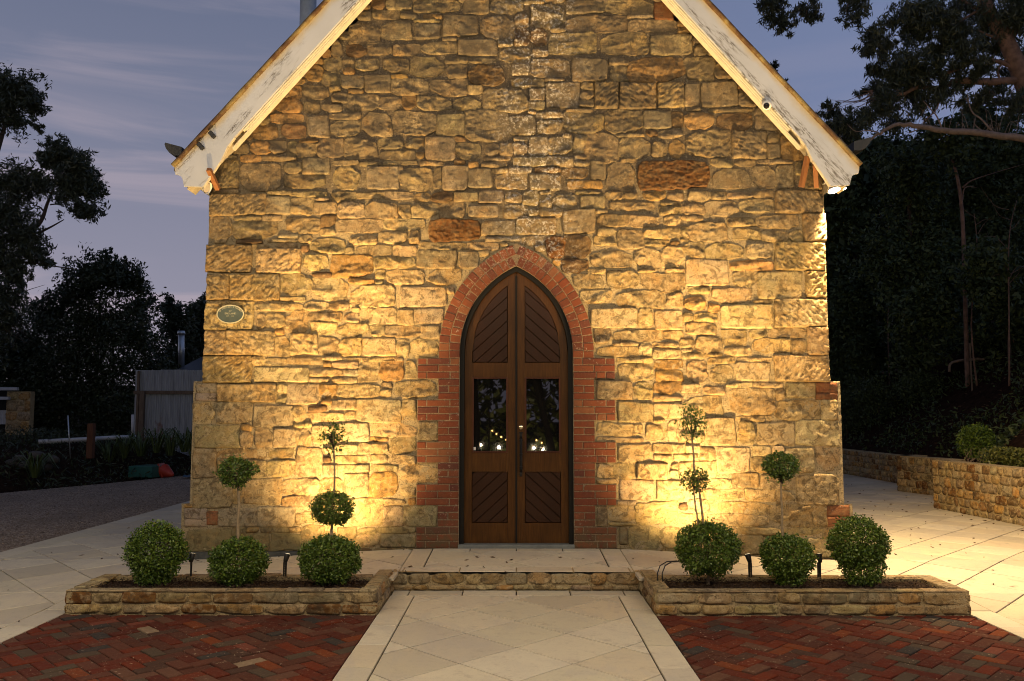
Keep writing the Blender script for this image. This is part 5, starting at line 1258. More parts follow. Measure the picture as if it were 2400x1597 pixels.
for lab, nm, pts_, yy in (('feathery dark conifer behind the tin shed roof', 'conifer_tree', ((405, 760, 34, 60, 1.0), (398, 720, 16, 26, .3), (440, 790, 40, 80, 1.3), (420, 850, 60, 60, 1.3), (450, 740, 22, 36, .4)), 30.0), ('dark tree showing past the left corner of the church', 'far_tree', ((480, 730, 18, 44, .6), (472, 790, 26, 60, .8), (485, 850, 30, 60, .8), (466, 765, 14, 20, .2)), 27.0), ('dark leafy tree behind the gum at the left edge', 'dense_tree', ((20, 860, 70, 70, 1.3), (60, 930, 60, 60, 1.0), (0, 950, 60, 60, 1.0), (30, 800, 40, 40, .6)), 19.0)):
    s_ = (yy-CAM[1])/FPX; t = tree_root(nm, (P(pts_[0][0], 1000, yy)[0], yy, .9), lab); cl = [(P(a, b, yy), (c_*s_, 1.0, d_*s_), k) for a, b, c_, d_, k in pts_]
    add_crown(t, rs, cl, 2000, .24, .085, 'dark_leaf', .2, .05)
    tr = MB(); c = P(pts_[0][0], 1000, yy)
    limb(tr, [(c[0], yy, .6), P(pts_[0][0]+4, 850, yy), P(pts_[0][0]-2, 700 if 'conifer' in nm else 760, yy)], .12, .02)
    for k in range(8):
        a = rs.uniform(740, 850); e_ = rs.uniform(-24, 24); limb(tr, [P(pts_[0][0]+2, a, yy), P(pts_[0][0]+e_*.6, a-14, yy), P(pts_[0][0]+e_, a-34, yy)], .02, .004, 5)
    tr.obj('trunk', 'dark_bark', t, True)

# the big eucalypt on the right
rs = np.random.RandomState(80); EY = 7.5; s_ = (EY-CAM[1])/FPX
e1 = tree_root('eucalypt_tree', (13.2, EY, 1.2), 'big leaning eucalypt on the right with hanging leaves over the roof')
cl = []
for (px, py, rx, ry, k) in ((1815, 28, 26, 36, .5), (1838, 55, 22, 26, .35), (1800, 10, 22, 20, .2), (1895, 22, 26, 26, .4), (1912, 40, 16, 16, .15), (2000, 10, 28, 26, .45), (2015, 38, 18, 22, .25), (1975, 2, 18, 10, .12),
                            (2050, 88, 30, 36, .6), (2030, 112, 22, 24, .3), (2075, 120, 26, 26, .35), (2125, 40, 40, 46, .9), (2170, 30, 46, 50, 1.0), (2150, 70, 40, 30, .6), (2220, 30, 50, 40, 1.0), (2230, 80, 46, 40, .9), (2290, 40, 44, 50, 1.0), (2360, 40, 44, 60, 1.1), (2350, 110, 36, 40, .5), (2265, 120, 40, 30, .6), (2200, 115, 30, 24, .35),
                            (2110, 150, 40, 36, .7), (2150, 160, 46, 40, 1.0), (2190, 170, 30, 40, .6), (2090, 185, 34, 30, .5), (2130, 210, 46, 40, .9), (2060, 215, 26, 22, .35), (2030, 212, 16, 12, .12), (2240, 165, 26, 36, .4), (2270, 190, 24, 26, .3), (2220, 210, 30, 30, .4),
                            (1950, 262, 20, 14, .22), (1975, 285, 28, 22, .4), (1955, 300, 22, 20, .3), (2000, 300, 30, 26, .4), (1985, 325, 24, 18, .25), (2030, 275, 30, 24, .4), (2060, 255, 26, 26, .35), (1938, 245, 10, 8, .07), (2075, 240, 30, 30, .4), (2100, 280, 40, 30, .5), (2385, 150, 34, 50, .8), (2300, 165, 30, 26, .4), (2330, 215, 40, 22, .45), (2390, 240, 36, 30, .5), (2290, 235, 30, 24, .4), (2170, 235, 40, 30, .6), (2390, 20, 40, 50, .8), (2060, 160, 30, 26, .4), (2250, 100, 40, 36, .6), (2320, 90, 34, 34, .5), (2450, 40, 60, 60, 1.0), (2510, -50, 70, 60, 1.1), (2420, -90, 70, 60, 1.1), (2320, -80, 60, 50, .9), (2570, 70, 60, 60, .9), (2490, 150, 50, 50, .7), (2240, -130, 60, 50, .8), (2380, -170, 80, 50, 1.0)):
    c = P(px, py, EY+rs.uniform(-.4, .4)); cl.append((c, (rx*s_, .35+.5*rx*s_, ry*s_), k))
add_crown(e1, rs, cl, 1700, .150, .028, 'gum_leaf', 1.1, .1)
tr = MB(); q = lambda px, py, y=EY: P(px, py, y)
limb(tr, [(13.4, EY, .9), q(2490, 700), q(2440, 330), q(2400, 195), q(2360, 100), q(2320, 30), q(2280, -60), q(2255, -150)], .27, .09, 12)
limb(tr, [q(2360, 100), q(2420, 20), q(2500, -60)], .10, .02, 8); limb(tr, [q(2410, 230), q(2480, 150), q(2560, 80)], .09, .02, 8)
limb(tr, [q(2420, 185), q(2330, 192), q(2250, 190), q(2200, 208), q(2150, 205), q(2110, 222), q(2040, 212)], .095, .02, 9)
limb(tr, [q(2110, 222), q(2085, 222), q(2060, 215), q(2020, 214)], .03, .008, 7)
limb(tr, [q(2400, 175), q(2350, 148), q(2300, 140), q(2250, 160), q(2215, 175), q(2205, 195)], .05, .035, 8); limb(tr, [q(2375, 125), q(2340, 160), q(2345, 190)], .035, .02, 7); limb(tr, [q(2335, 90), q(2300, 75), q(2285, 65)], .03, .01, 6)
limb(tr, [q(2205, 195), q(2200, 240), q(2190, 262), q(2150, 300)], .022, .006, 6)
limb(tr, [q(2330, 35), q(2270, 10), q(2220, -30)], .06, .02); limb(tr, [q(2300, 20), q(2230, 60), q(2170, 75), q(2090, 85)], .03, .006, 6); limb(tr, [q(2140, 50), q(2135, 90), q(2125, 120)], .015, .004, 5)
for k in range(16):
    a = rs.uniform(0, 1); p0 = (2050+80*a, 212+6*a); limb(tr, [q(*p0), q(p0[0]-40, p0[1]+12+rs.uniform(-4, 20)), q(p0[0]-80-rs.uniform(0, 50), p0[1]+40+rs.uniform(-20, 50))], .009, .002, 5)
for (x, y) in ((1815, 0), (1895, 0), (1990, -5)): limb(tr, [q(x+120, -60), q(x+30, -30), q(x, y+5), q(x-6, y+40)], .02, .003, 5)
for k in range(22):
    px, py = rs.uniform(2080, 2390), rs.uniform(120, 240); limb(tr, [q(px, py), q(px+rs.uniform(-20, 10), py+rs.uniform(-25, 25)), q(px+rs.uniform(-45, 15), py+rs.uniform(-30, 40))], .010, .002, 5)
tr.obj('trunk', 'bark', e1, True)
# bleached dead limb reaching in from the right: its own leaning tree
d1 = tree_root('dead_tree', (13.8, 6.2, 1.0), 'bleached dead limb reaching across in front of the dark wood, right')
tr = MB(); q = lambda px, py, y=6.2: P(px, py, y)
limb(tr, [(13.9, 6.2, .9), q(2600, 600), q(2480, 360), q(2400, 326), q(2300, 312), q(2210, 306), q(2150, 296), q(2108, 292), q(2070, 306), q(2040, 325), q(2005, 342), q(1982, 349)], .10, .008, 9, .012, rs)
for pts_, r0 in (([(2325, 308), (2300, 280), (2280, 265), (2270, 240), (2268, 222)], .022), ([(2300, 306), (2285, 292), (2283, 278)], .014), ([(2208, 302), (2195, 272), (2180, 255), (2163, 236)], .018), ([(2060, 311), (2035, 306), (2005, 308), (1985, 290)], .014), ([(2130, 312), (2150, 305), (2165, 300)], .014), ([(2262, 304), (2258, 292), (2252, 288)], .010), ([(2030, 336), (1995, 345), (1975, 330), (1968, 316)], .010), ([(2172, 296), (2165, 286)], .008), ([(2120, 292), (2130, 270), (2122, 262)], .006)):
    limb(tr, [q(*p) for p in pts_], r0, r0*.3, 6)
for k in range(26):
    px, py = rs.uniform(2120, 2400), rs.uniform(240, 330); e_ = rs.uniform(-1, 1); limb(tr, [q(px, 300+abs(px-2110)*.06), q(px+e_*14, 300-(330-py)*.4), q(px+e_*30, py)], .006, .002, 5)
tr.obj('trunk', 'dead_wood', d1, True)

# dark wood on the hillside
rs = np.random.RandomState(81); WG = 'dark trees on the right-hand hillside'
specs = [('slender gum with a bare trunk standing in the middle of the dark wood', 12.4, [(2250, 340, 60, 50, .9), (2200, 310, 40, 36, .5), (2300, 300, 46, 40, .6)], [(2270, 1000), (2262, 700), (2255, 500), (2240, 400), (2220, 340), (2215, 300)], .075),
         ('broad dark tree just right of the church roof', 13.0, [(1990, 420, 70, 80, 1.5), (2060, 380, 70, 60, 1.2), (1980, 520, 70, 90, 1.5), (2040, 480, 90, 90, 1.6), (1960, 610, 50, 90, 1.0)], [(1990, 1010), (2000, 700), (2010, 450)], .16),
         ('dark bushy tree filling the wood below the dead limb', 14.5, [(2130, 400, 80, 70, 1.5), (2150, 500, 100, 90, 2.0), (2090, 600, 90, 90, 1.6), (2190, 620, 100, 100, 1.9)], [(2140, 1000), (2135, 700), (2130, 450)], .16),
         ('tall dark tree at the right edge under the leaning trunk', 15.5, [(2330, 300, 60, 60, 1.2), (2370, 380, 80, 90, 1.6), (2280, 430, 80, 80, 1.5), (2350, 520, 100, 100, 2.0), (2290, 270, 40, 30, .5)], [(2340, 1000), (2330, 700), (2330, 400)], .18),
         ('low dark shrubby tree behind the garden wall', 12.0, [(1990, 740, 70, 90, 1.6), (2060, 700, 80, 80, 1.5), (1975, 850, 50, 90, 1.2), (2040, 830, 70, 70, 1.1)], [(2010, 1030), (2010, 850), (2010, 720)], .09),
         ('dark spreading shrub in the middle of the slope', 11.2, [(2160, 740, 90, 80, 1.6), (2230, 700, 80, 80, 1.4), (2140, 830, 70, 60, .9)], [(2170, 1000), (2170, 850), (2170, 740)], .08),
         ('dark glossy shrub at the right edge of the slope', 11.5, [(2350, 680, 80, 80, 1.6), (2390, 760, 60, 70, 1.1), (2310, 620, 60, 60, 1.0)], [(2370, 960), (2365, 800), (2360, 680)], .08)]
for lab, yy, pts_, trunk, r0 in specs:
    yy = max(yy, float(on_bank(trunk[0][0], 940)[1])+.4); s_ = (yy-CAM[1])/FPX; b = P(trunk[0][0], trunk[0][1], yy); zb_ = bank(b[0], yy)
    t = tree_root('woodland_tree', (b[0], yy, zb_), lab, WG)
    add_crown(t, rs, [(P(a, b_, yy+rs.uniform(-.5, .5)), (c_*s_*1.05, .9, d_*s_*1.05), k) for a, b_, c_, d_, k in pts_], 1900, .16, .075, 'wood_leaf', .5, .05)
    tr = MB(); limb(tr, [(b[0], yy, zb_-.2)]+[P(a, b_, yy) for a, b_ in trunk], r0, r0*.35)
    if 'slender' in lab:
        for p_ in ([(2256, 440), (2275, 425), (2310, 412), (2400, 385)], [(2255, 470), (2262, 440), (2290, 440)], [(2222, 345), (2200, 320), (2170, 300)]): limb(tr, [P(a, b_, yy) for a, b_ in p_], .03, .006, 6)
    tr.obj('trunk', 'bark' if 'slender' in lab else 'dark_bark', t, True)
# the wood beyond: one mass
n = 46000; px = rs.uniform(1880, 2560, n); py = 330+(rs.uniform(0, 1, n)**.9)*720+40*fbm(px/60, px*0+3, 3, 3); yy = rs.uniform(19, 27, n)
d = _f[None]+_r[None]*((px-CX)/FPX)[:, None]-_u[None]*((py-CY)/FPX)[:, None]; C_ = CAM[None]+d*((yy-CAM[1])/d[:, 1])[:, None]
V, F, sh = leaf_cloud(C_, rs, .46, .24, .4, droop=.3)
o = obj('far_wood', V, F, 'wood_leaf', None, False, {'shade': ('FLOAT', sh)}); o['kind'] = 'stuff'; o['label'] = 'dark mass of woodland beyond the hillside trees'; o['category'] = 'woodland'
# small growing tip of a tree behind the right roof slope
t = tree_root('far_tree', (P(1812, 900, 20)[0], 20, .0), 'treetop just showing over the right roof slope')
s_ = 30.2/FPX; add_crown(t, rs, [(P(1812, 165, 20), (12*s_, .3, 24*s_), .5), (P(1826, 195, 20), (20*s_, .3, 22*s_), .5), (P(1800, 240, 20), (30*s_, .4, 50*s_), .8), (P(1800, 340, 20), (60*s_, .9, 70*s_), 2.0), (P(1815, 460, 20), (80*s_, 1.2, 80*s_), 2.4)], 900, .15, .04, 'gum_leaf', -.4, .1)
tr = MB(); limb(tr, [(P(1812, 900, 20)[0], 20, -.2), P(1812, 500, 20), P(1812, 150, 20)], .16, .015); tr.obj('trunk', 'dark_bark', t, True)
# small pale shrub and strap-leaved plants on the slope
c = on_bank(2105, 880); SY = float(c[1]); t = root('silver_shrub', (c[0], SY, c[2]), 'small silvery dead-looking shrub on the dark slope', 'shrub')
add_crown(t, rs, [(P(2105, 790, SY), (.5, .4, .55), 1.0), (P(2080, 760, SY), (.36, .2, .18), .3), (P(2118, 745, SY), (.24, .2, .24), .3)], 420, .06, .016, 'silver_leaf', -.3, .1, 'foliage')
tr = MB(); limb(tr, [(c[0], SY, c[2]-.1), P(2108, 830, SY), P(2118, 790, SY), P(2100, 760, SY)], .014, .004, 5); tr.obj('stem', 'dead_wood', t, True)
# low dark shrubs on the slope, in front of the trunks
rs = np.random.RandomState(83)
for i, (px, py, rx, ry, lab) in enumerate(((1985, 960, 60, 70, 'low dark shrub on the slope next to the church corner'), (2060, 930, 70, 60, 'low dark shrub below the sawn log'), (2150, 905, 60, 45, 'low dark shrub midway along the slope'), (2215, 790, 60, 40, 'rounded dark shrub above the fallen branch'), (2330, 790, 60, 36, 'wide dark shrub above the right end of the fallen branch'), (2020, 870, 60, 60, 'dark leafy shrub between log and church corner'))):
    c = on_bank(px, py+ry); yy = float(c[1]); s_ = (yy-CAM[1])/FPX
    t = root('slope_shrub', tuple(c), lab, 'shrub', 'dark shrubs on the right-hand slope')
    add_crown(t, rs, [(P(px, py, yy), (rx*s_, .6, ry*s_), 1.0)], 3000, .09, .04, 'wood_leaf', .2, .1, 'foliage')
    tr = MB(); limb(tr, [c-np.array((0, 0, .1)), P(px, py, yy)], .03, .01, 5); tr.obj('stem', 'dark_bark', t)

# bare branches of dead understorey in the wood, each pale and crooked
rs = np.random.RandomState(84)
for i, (px, py, lab) in enumerate(((2010, 600, 'thin bare branching sapling in the wood nearest the church'), (2085, 560, 'thin bare branching sapling left of the middle of the wood'), (2170, 640, 'thin bare branching sapling in the middle of the wood'), (2290, 590, 'thin bare branching sapling right of the slender gum'), (2365, 560, 'thin bare branching sapling at the right edge of the wood'))):
    yy = float(on_bank(px, 905)[1]); t = tree_root('bare_sapling', (P(px, 900, yy)[0], yy, bank(P(px, 900, yy)[0], yy)), lab, 'bare saplings in the dark wood'); tr = MB()
    c = P(px, 900, yy); limb(tr, [(c[0], yy, bank(c[0], yy)-.1), P(px+rs.uniform(-15, 15), 760, yy), P(px, py, yy), P(px+rs.uniform(-20, 20), py-90, yy)], .028, .006, 6)
    for k in range(9): a = rs.uniform(py-80, py+160); e_ = rs.choice([-1, 1])*rs.uniform(20, 70); limb(tr, [P(px+rs.uniform(-4, 4), a, yy), P(px+e_*.5, a-rs.uniform(5, 30), yy+.1), P(px+e_, a-rs.uniform(10, 60), yy)], .010, .002, 5)
    tr.obj('trunk', 'bark', t, True)
# ------------------------------------------------------------------ right-hand garden
rs = np.random.RandomState(91)
c = P(2288, 1035, 6.4); zg = bank(c[0], 6.4)
t = root('clipped_shrub', (c[0], 6.4, zg), 'round clipped shrub on top of the garden wall bed', 'shrub')
p, d = ball_points((c[0], 6.4, c[2]), (.35, .34, .35), 3600, rs); V, F, sh = leaf_cloud(p, rs, .05, .03, .35, outward=d*.5)
obj('foliage_ball', V, F, 'box_leaf', t, False, {'shade': ('FLOAT', sh)})
tw = MB()
for k in range(9): a = P(2285+rs.uniform(-14, 14), 1075, 6.1); tw.tube([a, a+np.array((rs.uniform(-.16, .05), 0, -.05-rs.uniform(0, .1))), a+np.array((rs.uniform(-.3, .1), -.05, .2))], [.006, .005, .002], 5)
tw.obj('bare_twig', 'dead_wood', t)
t = root('low_hedge', (9.2, 4.6, .6), 'low clipped hedge along the top of the nearest garden wall', 'hedge')
n = 9000; hx = rs.uniform(0, 1, n); hp = np.stack([8.55+hx*1.1+rs.normal(size=n)*.12, 4.9-hx*1.9+rs.normal(size=n)*.22, .66+.34*rs.uniform(0, 1, n)**.6+.05*np.sin(hx*14)], -1)
V, F, sh = leaf_cloud(hp, rs, .05, .028, .35); obj('foliage', V, F, 'box_leaf_yellow', t, False, {'shade': ('FLOAT', sh)})
tw = MB()
for k in range(10): a = rs.uniform(0, 1); tw.tube([(8.55+a*1.1, 4.9-a*1.9, .5), (8.55+a*1.1+.03, 4.9-a*1.9, .95)], [.012, .005], 5)
tw.obj('stems', 'dark_bark', t)
c1 = on_bank(2280, 915); c0 = P(2272, 818, c1[1]); o = MB().box((c0+c1)/2, (.034, .025, float(c0[2]-c1[2])+.3), None, .004).obj('garden_stake', 'old_wood'); o['label'] = 'thin upright timber stake on the dark slope'; o['category'] = 'stake'
mb = MB(); lg = on_bank(2094, 876); limb(mb, [P(2066, 877, lg[1])+np.array((0, 0, .03)), P(2090, 873, lg[1]), P(2118, 868, lg[1])], .04, .11, 8); o = mb.obj('log', 'dead_wood', None, True); o['label'] = 'short sawn log lying on the dark slope'; o['category'] = 'log'
mb = MB(); fb_ = on_bank(2300, 850)[1]; limb(mb, [P(2225, 872, fb_), P(2232, 850, fb_), P(2290, 842, fb_), P(2345, 848, fb_), P(2410, 838, fb_)], .035, .05, 7); o = mb.obj('fallen_branch', 'dead_wood', None, True); o['label'] = 'long fallen branch lying across the slope behind the stake'; o['category'] = 'branch'
mb = MB(); sp_ = on_bank(2378, 822)[1]; limb(mb, [P(2378, 826, sp_), P(2372, 770, sp_), P(2376, 745, sp_), P(2368, 725, sp_)], .022, .008, 6); o = mb.obj('bare_sapling', 'dead_wood', None, True); o['label'] = 'bare crooked sapling at the right edge of the slope'; o['category'] = 'sapling'
# dead leaves blown over the paving
n = 330; lx = np.concatenate([rs.uniform(4.3, 8.4, 240), rs.uniform(-6, -4.2, 30), rs.uniform(-4, 4, 60)]); ly = np.concatenate([rs.uniform(-1.5, 12, 240), rs.uniform(-4, 4, 30), rs.uniform(-1.5, -.1, 60)])
C_ = np.array([(x, y, gz(x, y)+.008) for x, y in zip(lx, ly)]); V, F, sh = leaf_cloud(C_, rs, .05, .016, .6, flat=.12)
o = obj('dead_leaves', V, F, 'dead_leaf'); o['kind'] = 'stuff'; o['label'] = 'scattered dead leaves on the paving'; o['category'] = 'leaves'
n = 700; C_ = np.stack([rs.uniform(9, 13, n), rs.uniform(3, 12, n), np.zeros(n)], -1); C_[:, 2] = [bank(x, y)+.02 for x, y, _ in C_]
V, F, sh = leaf_cloud(C_, rs, .08, .02, .6, flat=.2); o = obj('bark_litter', V, F, 'dead_leaf'); o['kind'] = 'stuff'; o['label'] = 'bark litter on the dark hillside'; o['category'] = 'litter'

n = 16000; C_ = np.stack([rs.uniform(8.4, 16, n), rs.uniform(5, 17, n), np.zeros(n)], -1); C_ = C_[(C_[:, 0]-8.25-1.45*sstep(5.2, 8.2, C_[:, 1])) > .35]
C_ = C_[fbm(C_[:, 0]*.9, C_[:, 1]*.9, 4, 3) > -.15]; C_[:, 2] = [bank(x, y)+rs.uniform(0, .28) for x, y, _ in C_]
V, F, sh = leaf_cloud(C_, rs, .13, .045, .5, droop=-.3); o = obj('slope_undergrowth', V, F, 'wood_leaf', None, False, {'shade': ('FLOAT', sh)}); o['kind'] = 'stuff'; o['label'] = 'dark green undergrowth covering the right-hand slope'; o['category'] = 'undergrowth'
# ------------------------------------------------------------------ left yard
FY = 16.0
a = P(318, 868, FY); b = P(500, 1062, FY); zt, zb2 = a[2], b[2]-.15; xa, xb = a[0], P(520, 900, FY)[0]
t = root('tin_fence', ((xa+xb)/2, FY, zb2), 'tall corrugated iron fence with timber rails beside the church', 'fence')
x = xa; k = 0
while x < xb-.05:
    w_ = min(.80, xb-x); n = int(w_/.0095)+1; xs = np.linspace(x, x+w_+.03, n); yo = FY+.019*np.sin((xs-xa)*2*math.pi/.076)-.004*(k % 2)
    zl = zb2; ztop = zt+(.015 if k % 2 else 0)
    V = np.concatenate([np.stack([xs, yo, np.full(n, zl)], -1), np.stack([xs, yo, np.full(n, ztop)], -1), np.stack([xs, yo+.003, np.full(n, zl)], -1), np.stack([xs, yo+.003, np.full(n, ztop)], -1)])
    i = np.arange(n-1); F = np.concatenate([np.stack([i, i+1, i+1+n, i+n], -1), np.stack([2*n+i, 3*n+i, 3*n+i+1, 2*n+i+1], -1)])
    obj('iron_sheet', V, F, 'corrugated', t, True); x += w_; k += 1
for py in (920, 1030):
    z = P(400, py, FY-.08)[2]; MB().box(((xa+.05+xb)/2, FY-.06, z), (xb-xa+.05, .06, .105), None, .005).obj('rail', 'old_wood', t)
xp = P(334, 950, FY-.12)[0]; z0 = P(334, 917, FY)[2]; MB().box((xp, FY-.15, (z0+zb2-.1)/2), (.14, .11, z0-zb2+.1), None, .008).obj('post', 'old_wood', t)
xp = P(321, 950, FY-.1)[0]; MB().box((xp, FY-.05, (zt+zb2-.1)/2), (.07, .06, zt-zb2+.05), None, .008).obj('end_post', 'old_wood', t)
HY = 22.0; t = root('neighbour_house', (P(470, 900, HY)[0], HY, .9), 'dark hipped house roof with a steel flue behind the tin fence', 'house')
p0, p1, p2 = P(412, 868, HY), P(470, 838, HY+2), P(620, 838, HY+2); p3 = P(620, 868, HY)
mb = MB(); mb.add([p0, p3, p2, p1, (p0[0], HY+4, p0[2]), (p3[0], HY+4, p0[2])], [(0, 1, 2, 3), (0, 3, 4), (4, 3, 2, 5), (0, 4, 5, 1)]); mb.obj('roof', 'roof', t)
MB().box(((p0[0]+p3[0])/2+.2, HY+2, (p0[2]+.9)/2), (p3[0]-p0[0]-.6, 3.4, p0[2]-.95)).obj('wall', 'dark_bark', t)
f0, f1 = P(425, 862, HY+.6), P(425, 776, HY+.6); r_ = 7*(HY+.6-CAM[1])/FPX
MB().tube([f0, f1-np.array((0, 0, .12))], r_, 16).tube([f1-np.array((0, 0, .14)), f1-np.array((0, 0, .09)), f1], [r_*1.25, r_*1.25, r_*1.1], 16).obj('flue_pipe', 'galv', t, True)
# drain pipes
mb = MB(); mb.tube([P(90, 1036, 12.4), P(200, 1030, 13.0), P(270, 1026, 13.5), P(316, 1024, 14.0)], .06, 12)
for f in np.linspace(.05, .62, 16): c = P(90+180*f*1.2, 1036-8*f, 12.4+1.2*f); mb.tube([c, c+np.array((.022, .005, 0))], .066, 12)
o = mb.obj('drain_pipe', 'pvc', None, True); o['label'] = 'white drain pipe lying along the dark garden bed'; o['category'] = 'pipe'
mb = MB(); mb.tube([P(311, 972, 14.1), P(310, 1022, 14.1)], .04, 10); o = mb.obj('vent_pipe', 'pvc', None, True); o['label'] = 'short upright white pipe beside the tin fence'; o['category'] = 'pipe'
c0, c1 = P(213, 993, 12.0), P(213, 1075, 12.0); mb = MB(); mb.box((c0+c1)/2, (.16, .14, c0[2]-c1[2]), None, .012); o = mb.obj('timber_post', 'post_wood'); o['label'] = 'thick red gum post standing in the dark garden bed'; o['category'] = 'post'
c0, c1 = P(159, 974, 11.5), P(165, 1075, 11.5); mb = MB(); mb.tube([c0, c1], .016, 6); o = mb.obj('metal_stake', 'galv', None, True); o['label'] = 'thin grey metal stake left of the red gum post'; o['category'] = 'stake'
c = P(342, 1128, 12.6); z = -.11; mb = MB(); w_ = 77*(22.8)/FPX
mb.box((c[0]-.05, 12.9, z+.16), (w_*.82, .75, .31), R(-14), .012); o = mb.obj('green_box', 'green_plastic'); o['label'] = 'dark green plastic box standing on the far edge of the gravel'; o['category'] = 'box'
c = P(385, 1127, 12.9); mb = MB(); mb.tube([(c[0]-.02, 12.9, z+.16), (c[0]+.18, 12.8, z+.10), (c[0]+.30, 12.75, z+.06)], [.20, .11, .04], 18)
mb.box((c[0]-.05, 12.92, z+.18), (.03, .40, .40), Matrix.Rotation(R(-20), 3, 'Y'), .006); o = mb.obj('traffic_cone', 'red_plastic', None); o['label'] = 'red cone lying on its side next to the green box'; o['category'] = 'cone'
n = 14; X, Y = np.meshgrid(np.linspace(-8.95, -7.6, n), np.linspace(12.3, 13.2, n)); Z_ = -.10+.10*np.abs(fbm(X*2.5, Y*2.5, 2, 3))
o = obj('blue_tarpaulin', np.stack([X, Y, Z_+.03], -1).reshape(-1, 3), grid_faces(n, n), 'blue_tarp', None, True); o['label'] = 'crumpled blue tarpaulin on the gravel behind the red cone'; o['category'] = 'tarpaulin'
# stone outbuilding at the left edge
OY = 17.0; a = P(16, 925, OY); b = P(52, 1030, OY); t = root('outbuilding', (a[0], OY, .8), 'small stone outbuilding with pale gutters at the left edge', 'outbuilding')
stone_wall(t, (a[0], OY), (b[0]+.2, OY), .75, P(30, 918, OY)[2], (0, -1), (.2, .24, .22, .26, .2), (.2, .4), 'ccgo', seed=500, cell=.06)
for py, x1 in ((912, 42), (934, 22)):
    c1 = P(x1, py, OY-.2); MB().box((c1[0]-1.5, OY-.2, c1[2]), (3.0, .12, .10), None, .01).obj('gutter', 'pvc', t)
MB().box((a[0]-1.55, OY+.3, 1.6), (3.0, .1, 1.7)).obj('black_opening_sheet', 'black', t)  # black sheet: shade inside the opening put into its colour
xs = np.linspace(a[0]-2.0, a[0]-.02, 120); zc0, zc1 = P(8, 995, OY-.05)[2], P(8, 962, OY-.05)[2]; n = len(xs); yo = OY+.1+.02*np.sin(xs*2*math.pi/.1)
obj('iron_panel', np.concatenate([np.stack([xs, yo, np.full(n, zc0)], -1), np.stack([xs, yo, np.full(n, zc1)], -1)]), np.stack([np.arange(n-1), np.arange(1, n), np.arange(1, n)+n, np.arange(n-1)+n], -1), 'pvc', t, True)
# rocks and strap-leaved plants in the bed
for i, (px, py, r_) in enumerate(((85, 1062, .17), (62, 1085, .16), (100, 1088, .20), (45, 1070, .13), (122, 1072, .15), (28, 1092, .15))):
    c = P(px, py, 10.8); rr = np.random.RandomState(i); u, v = np.meshgrid(np.linspace(0, 2*math.pi, 14), np.linspace(0, math.pi, 9)); X = np.cos(u)*np.sin(v); Y = np.sin(u)*np.sin(v); Z_ = np.cos(v)
    k = 1+.22*fbm(X*1.3+i*3+Y, Z_*1.3+Y, i, 3); zb_ = max(bank(c[0], 10.8), c[2]-r_*.4)
    o = obj('garden_rock', np.stack([c[0]+X*k*r_*1.25, 10.8+Y*k*r_, zb_+Z_*k*r_*.7], -1).reshape(-1, 3), grid_faces(9, 14), 'rock', None, True)
    o['label'] = ['upper right rock of the heap in the left garden bed', 'lower left-middle rock of the heap in the left bed', 'large lower right rock of the heap in the left bed', 'upper left rock of the heap in the left garden bed', 'small rock at the right end of the heap, left bed', 'rock at the left end of the heap in the left bed'][i]; o['category'] = 'rock'; o['group'] = 'rocks in the left garden bed'
def strap_clump(px, py, Y, n, h, seed, label):
    rr = np.random.RandomState(seed); c = P(px, py, Y); t = root('strap_leaf_plant', (c[0], Y, c[2]), label, 'plant', 'strap-leaved plants below the tin fence'); mb = MB()
    V, F = [], []
    for k in range(n):
        a = rr.uniform(0, 6.28); L = h*rr.uniform(.6, 1.2); d = np.array((math.cos(a), math.sin(a), 0)); s_ = np.array((-d[1], d[0], 0))*.016
        b0 = len(V); base_ = np.array((c[0], Y, c[2]))+d*rr.uniform(0, .12)
        for f, up, w_ in ((0, 0, 1), (.3, .55, 1), (.62, .80, .8), (1, .62*rr.uniform(.5, 1.2), .1)): p = base_+d*L*f*.8+np.array((0, 0, L*up)); V += [p-s_*w_, p+s_*w_]
        F += [(b0+2*i, b0+2*i+1, b0+2*i+3, b0+2*i+2) for i in range(3)]
    obj('leaves', V, F, 'grass_leaf', t, False, {'shade': ('FLOAT', rr.uniform(0, 1, len(V)))})
for i, (px, py) in enumerate(((330, 1070), (365, 1062), (400, 1068), (432, 1060), (455, 1075), (255, 1085), (290, 1075), (80, 1120))):
    strap_clump(px, py, 13.2 if px > 200 else 10.0, 46, .75, i, ['strap-leaved plant at the foot of the fence post', 'strap-leaved plant left of the fence middle, arching', 'strap-leaved plant below the middle of the tin fence', 'strap-leaved plant below the right part of the tin fence', 'strap-leaved plant nearest the church corner, low', 'strap-leaved plant right of the red gum post', 'strap-leaved plant midway between post and tin fence', 'strap-leaved plant below the rock heap'][i])
n = 5200; C_ = np.stack([rs.uniform(-15, -8.6, n), rs.uniform(9.5, 15.5, n), np.zeros(n)], -1); dl = (-(C_[:, 0]+10.3)+(C_[:, 1]-11)*.42); C_ = C_[dl > .1]; C_[:, 2] = [bank(x, y)+rs.uniform(0, .35)*min(1, 1) for x, y, _ in C_]
V, F, sh = leaf_cloud(C_, rs, .16, .03, .5, droop=-.6); o = obj('undergrowth', V, F, 'dark_leaf', None, False, {'shade': ('FLOAT', sh)}); o['kind'] = 'stuff'; o['label'] = 'dark undergrowth covering the left garden bank'; o['category'] = 'undergrowth'

